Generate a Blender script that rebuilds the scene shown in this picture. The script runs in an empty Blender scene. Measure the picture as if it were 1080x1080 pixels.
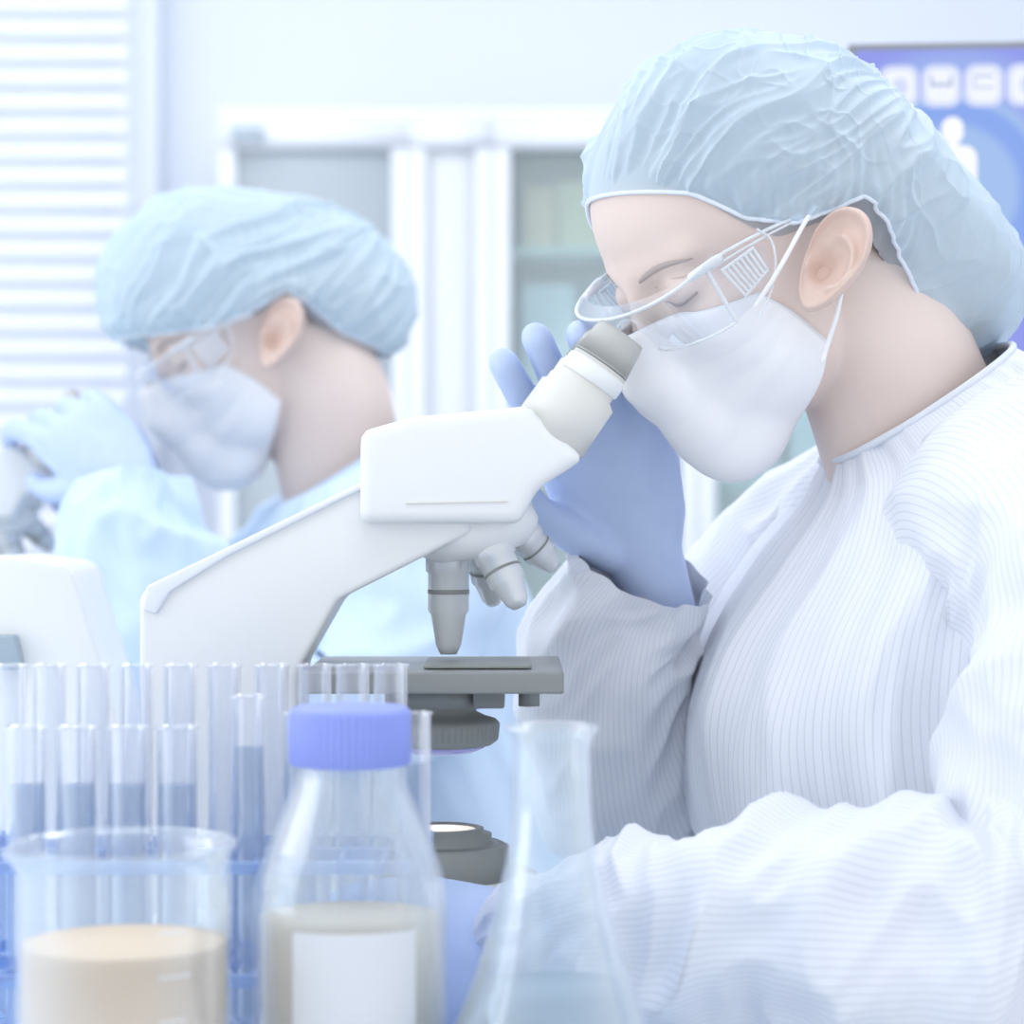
import bpy, bmesh, math, random
import numpy as np
from mathutils import Vector, noise
C = bpy.context.scene.collection
sc = bpy.context.scene
random.seed(4)

# ------------------------------------------------------------------ camera, world, lights, exposure
CAMZ, FPX = 1.168, 2500.0
TOP = 0.90                                            # bench top height
cam = bpy.data.cameras.new('camera')
cam.sensor_width = 36.0
cam.lens = 36.0 * FPX / 1080.0
cam.clip_start = 0.05
cam.dof.use_dof = True
cam.dof.focus_distance = 1.31
cam.dof.aperture_fstop = 6.3
cam.dof.aperture_blades = 0
camo = bpy.data.objects.new('camera', cam)
camo.location = (0, 0, CAMZ)
camo.rotation_euler = (math.pi / 2, 0, 0)
C.objects.link(camo)
sc.camera = camo

w = bpy.data.worlds.new('world')
sc.world = w
w.use_nodes = True
w.node_tree.nodes['Background'].inputs[0].default_value = (0.955, 0.975, 1.0, 1)
w.node_tree.nodes['Background'].inputs[1].default_value = 1.0
sc.view_settings.view_transform = 'Standard'
sc.view_settings.look = 'None'
sc.view_settings.gamma = 1
sc.view_settings.use_curve_mapping = False
sc.view_settings.exposure = 0.16
sc.cycles.transparent_max_bounces = 48

def area(name, loc, target, size, power, col=(1, 1, 1)):
    l = bpy.data.lights.new(name, 'AREA')
    l.shape = 'RECTANGLE'; l.size, l.size_y = size
    l.energy = power; l.color = col
    o = bpy.data.objects.new(name, l)
    o.location = loc
    o.rotation_euler = (Vector(target) - Vector(loc)).to_track_quat('-Z', 'Y').to_euler()
    C.objects.link(o)
    return o
area('left_fill_light', (-2.6, 0.9, 1.7), (0.1, 1.4, 1.05), (2.0, 1.8), 17, (0.93, 0.97, 1.0))  # fill added from the left for shaded sides; no window stands there
area('ceiling_fill_light', (0.9, 1.9, 2.60), (0.0, 1.7, 1.0), (1.2, 0.6), 6, (0.97, 0.985, 1.0))  # unseen fill added overhead to even out the light
area('ceiling_fill_light', (-0.4, 3.1, 2.60), (-0.2, 4.0, 1.2), (2.4, 0.6), 3, (0.97, 0.985, 1.0))  # unseen fill added to brighten the back wall

# ------------------------------------------------------------------ helpers
def at(px, py, d):
    return np.array([(px - 540) / FPX * d, d, CAMZ + (540 - py) / FPX * d])

def lin(c):
    c = c / 255.0
    return c / 12.92 if c <= 0.04045 else ((c + 0.055) / 1.055) ** 2.4
def rgb(t):
    return (lin(t[0]), lin(t[1]), lin(t[2]), 1)

MATS = {}
def mat(name, col, rough=0.6, spec=0.3, metal=0.0, var=0.0, vscale=20, emit=None):
    if name in MATS: return MATS[name]
    m = bpy.data.materials.new(name); m.use_nodes = True
    nt = m.node_tree; b = nt.nodes['Principled BSDF']
    b.inputs['Base Color'].default_value = rgb(col)
    b.inputs['Roughness'].default_value = rough
    b.inputs['Specular IOR Level'].default_value = spec
    b.inputs['Metallic'].default_value = metal
    if var:
        n = nt.nodes.new('ShaderNodeTexNoise'); n.inputs['Scale'].default_value = vscale
        tc = nt.nodes.new('ShaderNodeTexCoord')
        nt.links.new(tc.outputs['Object'], n.inputs['Vector'])
        mx = nt.nodes.new('ShaderNodeMix'); mx.data_type = 'RGBA'
        c2 = tuple(max(0, x - var) for x in col)
        mx.inputs[6].default_value = rgb(col); mx.inputs[7].default_value = rgb(c2)
        nt.links.new(n.outputs['Fac'], mx.inputs[0]); nt.links.new(mx.outputs[2], b.inputs['Base Color'])
    if emit:
        b.inputs['Emission Color'].default_value = rgb(col); b.inputs['Emission Strength'].default_value = emit
    MATS[name] = m
    return m

def glass(name, tint, milk=0.06, edge=0.55, milkcol=(245, 250, 255), ior_power=0.35):
    """clear ware: transmitting, glossy towards grazing angles, haze mixed in as a trace of white"""
    if name in MATS: return MATS[name]
    m = bpy.data.materials.new(name); m.use_nodes = True
    nt = m.node_tree; nt.nodes.clear()
    out = nt.nodes.new('ShaderNodeOutputMaterial')
    tr = nt.nodes.new('ShaderNodeBsdfTransparent'); tr.inputs[0].default_value = rgb(tint)
    gl = nt.nodes.new('ShaderNodeBsdfGlossy'); gl.inputs['Roughness'].default_value = 0.06
    gl.inputs[0].default_value = (1, 1, 1, 1)
    df = nt.nodes.new('ShaderNodeBsdfDiffuse'); df.inputs[0].default_value = rgb(milkcol)
    lw = nt.nodes.new('ShaderNodeLayerWeight'); lw.inputs[0].default_value = ior_power
    mu = nt.nodes.new('ShaderNodeMath'); mu.operation = 'MULTIPLY'; mu.inputs[1].default_value = edge
    nt.links.new(lw.outputs['Facing'], mu.inputs[0])
    m1 = nt.nodes.new('ShaderNodeMixShader'); nt.links.new(mu.outputs[0], m1.inputs[0])
    nt.links.new(tr.outputs[0], m1.inputs[1]); nt.links.new(gl.outputs[0], m1.inputs[2])
    m2 = nt.nodes.new('ShaderNodeMixShader'); m2.inputs[0].default_value = milk
    nt.links.new(m1.outputs[0], m2.inputs[1]); nt.links.new(df.outputs[0], m2.inputs[2])
    nt.links.new(m2.outputs[0], out.inputs[0])
    MATS[name] = m
    return m

ROOT = {}                                              # object name -> world origin of the thing it belongs to
def thing(name, label, cat, loc=(0, 0, 0), group=None):
    o = bpy.data.objects.new(name, None); C.objects.link(o)
    o.location = loc; o.empty_display_size = 0.05
    o['label'] = label; o['category'] = cat
    if group: o['group'] = group
    ROOT[o.name] = Vector(loc)
    return o
def tag(o, label=None, cat=None, group=None, kind=None):
    if label: o['label'] = label
    if cat: o['category'] = cat
    if group: o['group'] = group
    if kind: o['kind'] = kind
    return o
def link(name, me, m, parent=None, smooth=True, origin=None):
    """mesh given in world coordinates; origin goes to the thing's base"""
    if origin is not None: org = Vector(origin)
    elif parent is not None: org = ROOT[parent.name]
    else: org = Vector((0, 0, 0))
    me.transform(__import__('mathutils').Matrix.Translation(-org))
    if m is not None and len(me.materials) == 0: me.materials.append(m)
    if smooth:
        me.polygons.foreach_set('use_smooth', [True] * len(me.polygons))
    me.name = name
    o = bpy.data.objects.new(name, me); C.objects.link(o)
    ROOT[o.name] = org
    if parent is not None: o.parent = parent
    else: o.location = org
    return o
def sharp(o, ang=35):
    me = o.data
    bm = bmesh.new(); bm.from_mesh(me)
    for e in bm.edges:
        if len(e.link_faces) == 2 and e.calc_face_angle(0) > math.radians(ang): e.smooth = False
    bm.to_mesh(me); bm.free()
    return o

def pymesh(V, F, uv=None):
    me = bpy.data.meshes.new('m'); me.from_pydata([tuple(v) for v in V], [], F); me.update()
    if uv is not None:
        l = me.uv_layers.new(name='UVMap')
        li = np.zeros(len(me.loops), dtype=int); me.loops.foreach_get('vertex_index', li)
        l.data.foreach_set('uv', np.asarray(uv)[li].ravel())
    return me
def grid(P, closeu=False, cap0=False, cap1=False, uv=None, flip=False):
    """P[nu, nv, 3]; u may wrap.  cap0/cap1 close the v=0 / v=last ends"""
    nu, nv = P.shape[:2]
    V = P.reshape(-1, 3); F = []
    for i in range(nu if closeu else nu - 1):
        a = i * nv; b = ((i + 1) % nu) * nv
        for j in range(nv - 1):
            f = (a + j, b + j, b + j + 1, a + j + 1)
            F.append(f[::-1] if flip else f)
    if cap0: F.append([i * nv for i in range(nu)] if flip else [i * nv for i in range(nu)][::-1])
    if cap1: F.append([i * nv + nv - 1 for i in range(nu)][::-1] if flip else [i * nv + nv - 1 for i in range(nu)])
    if uv is None:
        U, W = np.meshgrid(np.arange(nu) / max(1, nu if closeu else nu - 1), np.arange(nv) / (nv - 1), indexing='ij')
        uv = np.stack([U, W], -1)
    me = pymesh(V, F, uv.reshape(-1, 2))
    bm = bmesh.new(); bm.from_mesh(me)
    if closeu or cap0: bmesh.ops.remove_doubles(bm, verts=bm.verts, dist=1e-7)
    bm.to_mesh(me); bm.free()
    return me
def recalc(me):
    bm = bmesh.new(); bm.from_mesh(me); bmesh.ops.recalc_face_normals(bm, faces=bm.faces); bm.to_mesh(me); bm.free()
    return me

def lathe(prof, c=(0, 0, 0), n=64, axis=(0, 0, 1), closed=False):
    """prof: list of (r, h) along axis from c"""
    ax = Vector(axis).normalized()
    t = Vector((0, 1, 0)) if abs(ax.y) < 0.9 else Vector((1, 0, 0))
    e1 = ax.cross(t).normalized(); e2 = ax.cross(e1)
    P = np.zeros((n, len(prof), 3))
    for i in range(n):
        a = 2 * math.pi * i / n
        d = e1 * math.cos(a) + e2 * math.sin(a)
        for j, (r, h) in enumerate(prof):
            P[i, j] = Vector(c) + ax * h + d * max(r, 1e-5)
    return recalc(grid(P, True))
def spline(pts, n):
    """Catmull-Rom through rows of pts (any number of columns)"""
    p = np.asarray(pts, float)
    p = np.vstack([2 * p[0] - p[1], p, 2 * p[-1] - p[-2]])
    out = []
    m = len(p) - 3
    for k in range(n):
        x = k / (n - 1) * m; i = min(int(x), m - 1); t = x - i
        a, b, c, d = p[i:i + 4]
        out.append(0.5 * (2 * b + (c - a) * t + (2 * a - 5 * b + 4 * c - d) * t * t + (3 * b - a - 3 * c + d) * t ** 3))
    return np.array(out)
def frames(path):
    T = np.gradient(path, axis=0); T /= np.linalg.norm(T, axis=1)[:, None] + 1e-12
    ref = np.array([0, 1.0, 0]) if abs(T[0][1]) < 0.8 else np.array([1.0, 0, 0])
    N = []; n = ref - T[0] * ref.dot(T[0]); n /= np.linalg.norm(n)
    for t in T:
        n = n - t * n.dot(t); n /= np.linalg.norm(n); N.append(n.copy())
    N = np.array(N); B = np.cross(T, N)
    return T, N, B
def tube(pts, rad, nseg=10, n=None, caps=True, flat=1.0, raw=False, disp=None):
    """swept tube; rad scalar or per point"""
    pts = np.asarray(pts, float)
    r = np.full(len(pts), rad, float) if np.isscalar(rad) else np.asarray(rad, float)
    if n: q = spline(np.column_stack([pts, r]), n); pts, r = q[:, :3], q[:, 3]
    T, N, B = frames(pts)
    a = np.linspace(0, 2 * np.pi, nseg, endpoint=False)
    P = pts[None] + r[None, :, None] * (np.cos(a)[:, None, None] * N[None] + flat * np.sin(a)[:, None, None] * B[None])
    if caps:                                            # rounded ends
        e0, e1 = [], []
        for k in (1.0, 0.7, 0.35):
            s = math.cos(math.pi / 2 * k) if k < 1 else 0.001; h = math.sin(math.pi / 2 * k)
            e0.append(pts[0] - T[0] * r[0] * h + s * (P[:, 0] - pts[0]))
            e1.append(pts[-1] + T[-1] * r[-1] * h + s * (P[:, -1] - pts[-1]))
        P = np.concatenate([np.stack(e0, 1), P, np.stack(e1[::-1], 1)], 1)
    if disp is not None: P = disp(P)
    return P if raw else recalc(grid(P, True, caps, caps))
def joinmesh(ms):
    bm = bmesh.new()
    for m in ms: bm.from_mesh(m)
    me = bpy.data.meshes.new('j'); bm.to_mesh(me); bm.free()
    return me
def evaluated(me, mods):
    o = bpy.data.objects.new('tmp', me); C.objects.link(o)
    for typ, kw in mods:
        m = o.modifiers.new('m', typ)
        for k, v in kw.items(): setattr(m, k, v)
    dg = bpy.context.evaluated_depsgraph_get(); dg.update()
    r = bpy.data.meshes.new_from_object(o.evaluated_get(dg))
    bpy.data.objects.remove(o)
    return r
def fuse(ms, voxel, smooth=4):
    return evaluated(joinmesh(ms), [('REMESH', dict(mode='VOXEL', voxel_size=voxel)), ('SMOOTH', dict(factor=0.5, iterations=smooth))])
def rbox(x0, x1, y0, y1, z0, z1, bev=0.004, seg=3):
    bm = bmesh.new(); bmesh.ops.create_cube(bm, size=1)
    for v in bm.verts:
        v.co = Vector(((x0 + x1) / 2 + v.co.x * (x1 - x0), (y0 + y1) / 2 + v.co.y * (y1 - y0), (z0 + z1) / 2 + v.co.z * (z1 - z0)))
    if bev: bmesh.ops.bevel(bm, geom=bm.edges[:], offset=bev, segments=seg, profile=0.6, affect='EDGES')
    me = bpy.data.meshes.new('b'); bm.to_mesh(me); bm.free()
    return me
def slab(poly, y0, y1, bev=0.004, seg=3):
    """poly: (x, z) outline extruded in y with rounded edges"""
    bm = bmesh.new()
    a = [bm.verts.new((p[0], y0, p[1])) for p in poly]; b = [bm.verts.new((p[0], y1, p[1])) for p in poly]
    bm.faces.new(a); bm.faces.new(b[::-1]); n = len(poly)
    for i in range(n): bm.faces.new((a[i], b[i], b[(i + 1) % n], a[(i + 1) % n]))
    bmesh.ops.recalc_face_normals(bm, faces=bm.faces)
    if bev: bmesh.ops.bevel(bm, geom=bm.edges[:], offset=bev, segments=seg, profile=0.6, affect='EDGES', clamp_overlap=True)
    me = bpy.data.meshes.new('s'); bm.to_mesh(me); bm.free()
    return me
def pxslab(poly, d, half, bev=0.004):
    q = [at(x, y, d) for x, y in poly]
    return slab([(p[0], p[2]) for p in q], d - half, d + half, bev)

# ------------------------------------------------------------------ materials
WHITE = mat('white_paint', (236, 241, 249), 0.6)
WALLM = mat('wall_paint', (224, 230, 242), 0.8, var=3, vscale=3)
BENCH = mat('bench_laminate', (222, 236, 250), 0.35, var=4, vscale=8)
SCOPE = mat('microscope_enamel', (238, 241, 243), 0.35, 0.4)
SCOPE2 = mat('microscope_cream_tube', (226, 226, 222), 0.35, 0.4)
DARK = mat('microscope_dark_rubber', (150, 154, 152), 0.5, 0.4)
DARK2 = mat('microscope_dark_metal', (142, 146, 145), 0.35, 0.5)
STEEL = mat('objective_metal', (222, 226, 230), 0.25, 0.5, 0.25)
GLOVE = mat('nitrile_glove', (200, 218, 253), 0.45, 0.4, var=14, vscale=60)
SKIN = None

# ------------------------------------------------------------------ room shell
def struct(name, me, m):
    return tag(link(name, me, m, smooth=False), kind='structure')
struct('floor', rbox(-3, 3, -1.0, 4.3, -0.1, 0.0, 0), mat('floor_vinyl', (214, 222, 232), 0.4, var=4))
struct('ceiling', rbox(-3, 3, -1.0, 4.3, 2.75, 2.85, 0), mat('ceiling_paint', (246, 248, 252), 0.8, var=2))
struct('wall_back', rbox(-3, 3, 4.2, 4.3, 0, 2.75, 0), WALLM)
struct('wall_right', rbox(3, 3.1, 1.5, 4.3, 0, 2.75, 0), WALLM)
struct('baseboard_back', rbox(-3, 3, 4.18, 4.2, 0, 0.1, 0.004), WHITE)

# blinds in front of the window on the back wall
win = thing('window_1', 'white framed window', 'window', (-1.55, 4.18, 0.95)); del win['label']; del win['category']; win['kind'] = 'structure'
link('window_frame', joinmesh([rbox(-2.5, -0.62, 4.14, 4.2, 2.36, 2.42), rbox(-2.5, -0.62, 4.14, 4.2, 0.9, 0.96), rbox(-2.5, -2.44, 4.14, 4.2, 0.9, 2.42), rbox(-0.68, -0.62, 4.14, 4.2, 0.9, 2.42)]), WHITE, win)
link('window_pane', rbox(-2.44, -0.68, 4.175, 4.19, 0.96, 2.36, 0), mat('bright_window_glass', (238, 245, 255), 0.2, emit=0.8), win)
bl = thing('window_blind', 'white horizontal slatted blind hanging over the window at the left', 'blind', (-1.55, 4.08, 0.92))
slm = mat('blind_slat', (236, 240, 250), 0.5)
sl = []
for k in range(34):
    z = 0.96 + k * 0.042
    sl.append(slab([(-2.46, z), (-0.66, z), (-0.66, z + 0.002), (-2.46, z + 0.002)], 4.055, 4.095, 0))
for m_ in sl:                                           # tip every slat a little
    zs = [v.co.z for v in m_.vertices]; zm = sum(zs) / len(zs)
    for v in m_.vertices: v.co.z = v.co.z + (v.co.y - 4.075) * 1.2
link('slats', joinmesh(sl), slm, bl, smooth=False)
link('head_rail', rbox(-2.48, -0.64, 4.04, 4.11, 2.385, 2.43), WHITE, bl)
for x in (-2.1, -1.05):
    link('ladder_cord', tube([(x, 4.05, 0.95), (x, 4.05, 2.39)], 0.0015, 6), WHITE, bl)

# ceiling panels out of view, added as fill to even the light
for (x, y, lb) in ((0.9, 1.9, 'added flat fill panel on the ceiling above the near worker'), (-0.9, 1.9, 'added flat fill panel on the ceiling above the left benches'), (-0.9, 3.2, 'added flat fill panel on the ceiling by the blind'), (0.9, 3.2, 'added flat fill panel on the ceiling by the cabinets'), (0.0, 0.5, 'added flat fill panel on the ceiling nearest the viewer')):
    cl = thing('ceiling_fill_panel', lb, 'ceiling light', (x, y, 2.75), 'added ceiling fill panels')
    link('light_frame', rbox(x - 0.64, x + 0.64, y - 0.34, y + 0.34, 2.70, 2.75), WHITE, cl)
    link('diffuser', rbox(x - 0.6, x + 0.6, y - 0.3, y + 0.3, 2.69, 2.705, 0.002), mat('lit_diffuser', (255, 255, 255), emit=2.2), cl)

# ------------------------------------------------------------------ cabinets against the back wall
CG = glass('cabinet_glass', (236, 245, 250), 0.55, 0.2, (228, 238, 246))  # white mixed into the pane to lighten the dark interior behind it
CIN = mat('cabinet_inside', (244, 248, 252), 0.7)
def cabinet(name, label, x0, x1, doors, glassm):
    t = thing(name, label, 'cabinet', ((x0 + x1) / 2, 4.0, 0.0))
    zt, f, b = 1.79, 3.82, 4.18
    link('carcass', joinmesh([rbox(x0, x0 + 0.02, f, b, 0.11, zt, 0), rbox(x1 - 0.02, x1, f, b, 0.11, zt, 0), rbox(x0, x1, f - 0.02, b, zt, zt + 0.025),
                              rbox(x0, x1, f, b, 0.08, 0.11)]), WHITE, t)
    link('plinth', rbox(x0 + 0.01, x1 - 0.01, f + 0.03, b, 0.0, 0.08), WHITE, t)
    link('back_panel', rbox(x0 + 0.02, x1 - 0.02, 4.03, 4.05, 0.11, zt, 0), CIN, t)
    for z in (0.5, 0.88, 1.22, 1.60):
        link('shelf', rbox(x0 + 0.02, x1 - 0.02, f + 0.02, 4.03, z - 0.015, z), mat('cabinet_shelf', (226, 244, 242), 0.5), t)
    for (a, c, gm) in doors:
        d = link('door', joinmesh([rbox(a, a + 0.028, f - 0.02, f, 0.16, zt - 0.04, 0), rbox(c - 0.028, c, f - 0.02, f, 0.16, zt - 0.04, 0),
                                   rbox(a, c, f - 0.02, f, zt - 0.04, zt, 0), rbox(a, c, f - 0.02, f, 0.12, 0.16, 0)]), WHITE, t)
        link('glass_pane', rbox(a + 0.028, c - 0.028, f - 0.012, f - 0.008, 0.16, zt - 0.04, 0), gm, d)
        link('handle', tube([(c - 0.014, f - 0.045, 0.95), (c - 0.014, f - 0.045, 1.08)], 0.006, 8), STEEL, d)
    return t
CG2 = glass('cabinet_glass_frosted', (244, 249, 255), 0.8, 0.2, (244, 249, 255))
CG3 = glass('cabinet_glass_clear', (240, 248, 248), 0.25, 0.2, (236, 246, 248))
cabinet('storage_cabinet', 'white glass-fronted cabinet between the two workers, one pane clear and one frosted', -0.47, -0.031,
        [(-0.47, -0.165, CG), (-0.1645, -0.031, CG2)], CG)
cabinet('storage_cabinet', 'white glass-fronted cabinet of pale boxes behind the near worker', -0.030, 0.62,
        [(-0.030, 0.30, CG3), (0.3005, 0.62, CG3)], CG3)
bx = 0.02
ORD = ['leftmost', 'second from the left', 'third from the left', 'fourth from the left', 'fifth from the left', 'sixth from the left', 'seventh from the left', 'eighth from the left', 'ninth from the left']
for k in range(9):
    wd = 0.052 + 0.012 * (k % 3)
    col = [(255, 226, 192), (246, 240, 204), (252, 230, 200)][k % 3]
    o = link('reagent_box', rbox(bx, bx + wd, 3.86, 4.02, 1.60, 1.60 + 0.10 + 0.008 * (k % 2)), mat('beige_card_%s' % 'abc'[k % 3], col, 0.7), origin=(bx, 3.94, 1.60))
    tag(o, 'beige box on the upper cabinet shelf, %s of nine' % ORD[k], 'box', 'beige boxes on the cabinet shelf')
    bx += wd + 0.004
for k in range(5):
    x = 0.06 + 0.11 * k
    o = link('folded_cloth_stack', rbox(x - 0.045, x + 0.045, 3.86, 4.02, 1.22, 1.22 + 0.32, 0.012), mat('blue_pack', (222, 240, 252), 0.8), origin=(x, 3.94, 1.22))
    tag(o, 'pale blue pack under the beige boxes, %s of five' % ORD[k], 'pack', 'pale blue packs in the cabinet')
b = thing('reagent_bottle', 'small dark green bottle in the cabinet between the two workers', 'bottle', (-0.178, 3.87, 1.465))
o2 = tag(link('wire_shelf', rbox(-0.44, -0.166, 3.85, 4.03, 1.457, 1.465), mat('cabinet_shelf', (226, 244, 242))), 'thin pale shelf carrying the small green bottle', 'shelf')
link('body', lathe([(0, 0), (0.026, 0), (0.028, 0.006), (0.028, 0.06), (0.012, 0.078), (0.012, 0.09), (0, 0.09)], (-0.192, 3.87, 1.465), 24), mat('green_bottle', (120, 160, 170), 0.3), b)
link('cap', lathe([(0, 0.09), (0.015, 0.09), (0.015, 0.108), (0, 0.108)], (-0.192, 3.87, 1.465), 24), DARK, b)
o = tag(link('name_plate', rbox(-0.45, -0.40, 3.79, 3.80, 1.76, 1.785, 0.003), mat('plate_grey', (176, 190, 202))), 'small grey plate at the top left corner of the cabinet', 'plate')

# ------------------------------------------------------------------ monitor
mo = thing('wall_monitor', 'flat monitor with a blue screen of icons and a human figure', 'monitor', (0.56, 2.02, 0.0))
def mon(x, z, y=0.0):                                   # the monitor turns a little towards the right
    c, s = math.cos(math.radians(-5)), math.sin(math.radians(-5))
    return (0.284 + x * c - y * s, 2.0 + x * s + y * c, z)
def monbox(x0, x1, z0, z1, y0, y1, bev=0.002):
    me = rbox(x0, x1, y0, y1, z0, z1, bev)
    for v in me.vertices: v.co = Vector(mon(v.co.x, v.co.z, v.co.y))
    return me
ZT = 1.563
bz = link('bezel', monbox(0, 0.56, ZT - 0.36, ZT, 0.0, 0.03), mat('monitor_bezel', (140, 144, 150), 0.5), mo)
def screen_mat():
    m = bpy.data.materials.new('monitor_screen'); m.use_nodes = True
    nt = m.node_tree; b = nt.nodes['Principled BSDF']
    tc = nt.nodes.new('ShaderNodeTexCoord')
    mp = nt.nodes.new('ShaderNodeMapping'); mp.inputs['Location'].default_value = (-0.26 + 0.15 * 0 , 0, 0)
    sep = nt.nodes.new('ShaderNodeSeparateXYZ'); nt.links.new(tc.outputs['UV'], sep.inputs[0])
    def mth(op, a, b_=None, c=None):
        n = nt.nodes.new('ShaderNodeMath'); n.operation = op
        for i, v in enumerate((a, b_, c)):
            if v is None: continue
            if isinstance(v, (int, float)): n.inputs[i].default_value = v
            else: nt.links.new(v, n.inputs[i])
        return n.outputs[0]
    dx = mth('SUBTRACT', sep.outputs['X'], 0.0865); dz = mth('SUBTRACT', sep.outputs['Y'], -0.125)
    r = mth('SQRT', mth('ADD', mth('MULTIPLY', dx, dx), mth('MULTIPLY', dz, dz)))
    cr = nt.nodes.new('ShaderNodeValToRGB')
    nt.links.new(mth('MULTIPLY', r, 1 / 0.3), cr.inputs[0])
    el = cr.color_ramp.elements
    A, B = rgb((150, 182, 255)), rgb((176, 206, 255))
    el[0].position = 0; el[0].color = B
    el[1].position = 1; el[1].color = rgb((158, 164, 250))
    for p, c in ((0.17, B), (0.2, A), (0.24, A), (0.26, B), (0.31, rgb((164, 176, 253))), (0.36, rgb((170, 192, 255))), (0.42, rgb((158, 168, 252)))):
        e = el.new(p); e.color = c
    nt.links.new(cr.outputs[0], b.inputs['Base Color']); nt.links.new(cr.outputs[0], b.inputs['Emission Color'])
    b.inputs['Base Color'].default_value = (0, 0, 0, 1)
    nt.links.remove(b.inputs['Base Color'].links[0])
    b.inputs['Emission Strength'].default_value = 0.78
    b.inputs['Specular IOR Level'].default_value = 0.1
    return m
# display surface with uv in metres from the screen's top left corner
V = [mon(0.006, ZT - 0.352, -0.0008), mon(0.554, ZT - 0.352, -0.0008), mon(0.554, ZT - 0.006, -0.0008), mon(0.006, ZT - 0.006, -0.0008)]
sm_ = pymesh(V, [(0, 1, 2, 3)], [(0.006, -0.352), (0.554, -0.352), (0.554, -0.006), (0.006, -0.006)])
scr = link('screen', sm_, screen_mat(), mo, smooth=False)
def emis(name, col, s=0.8):
    m = mat(name, (0, 0, 0), 0.9, 0.0)
    b = m.node_tree.nodes['Principled BSDF']; b.inputs['Emission Color'].default_value = rgb(col); b.inputs['Emission Strength'].default_value = s
    return m
def rr(cx, cz, hw, hh, r, y):
    pts = []
    for (sx, sz, a0) in ((1, 1, 0), (-1, 1, 90), (-1, -1, 180), (1, -1, 270)):
        for k in range(7):
            a = math.radians(a0 + 15 * k)
            pts.append(mon(cx + sx * (hw - r) + r * math.cos(a), cz + sz * (hh - r) + r * math.sin(a), y))
    return pymesh(pts, [list(range(len(pts)))])
ICON, ICON2, ICOND = emis('icon_tile', (216, 224, 255), 0.9), emis('icon_inner', (238, 243, 255), 0.95), emis('icon_mark', (178, 190, 226))
for k in range(8):                                      # a row of round-cornered icon tiles
    cx = 0.042 + 0.0352 * k + 0.000; cz = ZT - 0.037
    if cx > 0.53: break
    ic = link('screen_icon', rr(cx, cz, 0.0168, 0.0182, 0.0105, -0.0012), ICON, scr, smooth=False)
    ms = [rr(cx, cz, 0.0125, 0.0138, 0.0075, -0.0015)]
    link('icon_face', joinmesh(ms), ICON2, scr, smooth=False)
    if k % 3 == 0: g = [rr(cx + 0.001, cz, 0.006, 0.007, 0.005, -0.0018)]
    elif k % 3 == 1: g = [rr(cx - 0.008, cz + 0.004, 0.001, 0.005, 0.0008, -0.0018), rr(cx + 0.008, cz + 0.004, 0.001, 0.005, 0.0008, -0.0018), rr(cx, cz + 0.001, 0.008, 0.0012, 0.0008, -0.0018)]
    else: g = [rr(cx, cz + 0.008, 0.008, 0.0008, 0.0006, -0.0018), rr(cx, cz - 0.002, 0.008, 0.0006, 0.0005, -0.0018), rr(cx - 0.008, cz + 0.003, 0.0006, 0.005, 0.0005, -0.0018)]
    link('icon_symbol', joinmesh(g), ICOND if k % 3 else ICON, scr, smooth=False)
fx = 0.0865
fig = [rr(fx, ZT - 0.0745, 0.0092, 0.0115, 0.009, -0.0016), rr(fx, ZT - 0.088, 0.005, 0.008, 0.003, -0.0016), rr(fx, ZT - 0.135, 0.0205, 0.048, 0.011, -0.0016),
       rr(fx - 0.01, ZT - 0.24, 0.0095, 0.075, 0.006, -0.0016), rr(fx + 0.01, ZT - 0.24, 0.0095, 0.075, 0.006, -0.0016)]
link('human_figure', joinmesh(fig), emis('figure_white', (246, 248, 255), 0.95), scr, smooth=False)
link('stand_pole', tube([(0.57, 2.02, 0.04), (0.57, 2.02, 1.35)], 0.02, 16), WHITE, mo)
link('stand_foot', rbox(0.4, 0.74, 1.86, 2.2, 0, 0.04, 0.01), WHITE, mo)

# ------------------------------------------------------------------ benches
def bench(label, x0, x1, y0, y1):
    t = thing('lab_bench', label, 'bench', ((x0 + x1) / 2, (y0 + y1) / 2, 0))
    link('worktop', rbox(x0, x1, y0, y1, TOP - 0.035, TOP, 0.005), BENCH, t)
    link('cupboard', rbox(x0 + 0.03, x1 - 0.25, y0 + 0.03, y1 - 0.03, 0.08, TOP - 0.035), WHITE, t)
    link('plinth', rbox(x0 + 0.06, x1 - 0.3, y0 + 0.06, y1 - 0.06, 0, 0.08), CIN, t)
bench('pale blue-white bench under the glassware and near microscope', -1.0, 0.115, 0.86, 1.72)
bench('pale bench further back under the microscope at the left edge', -1.5, -0.28, 1.80, 2.6)

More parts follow.
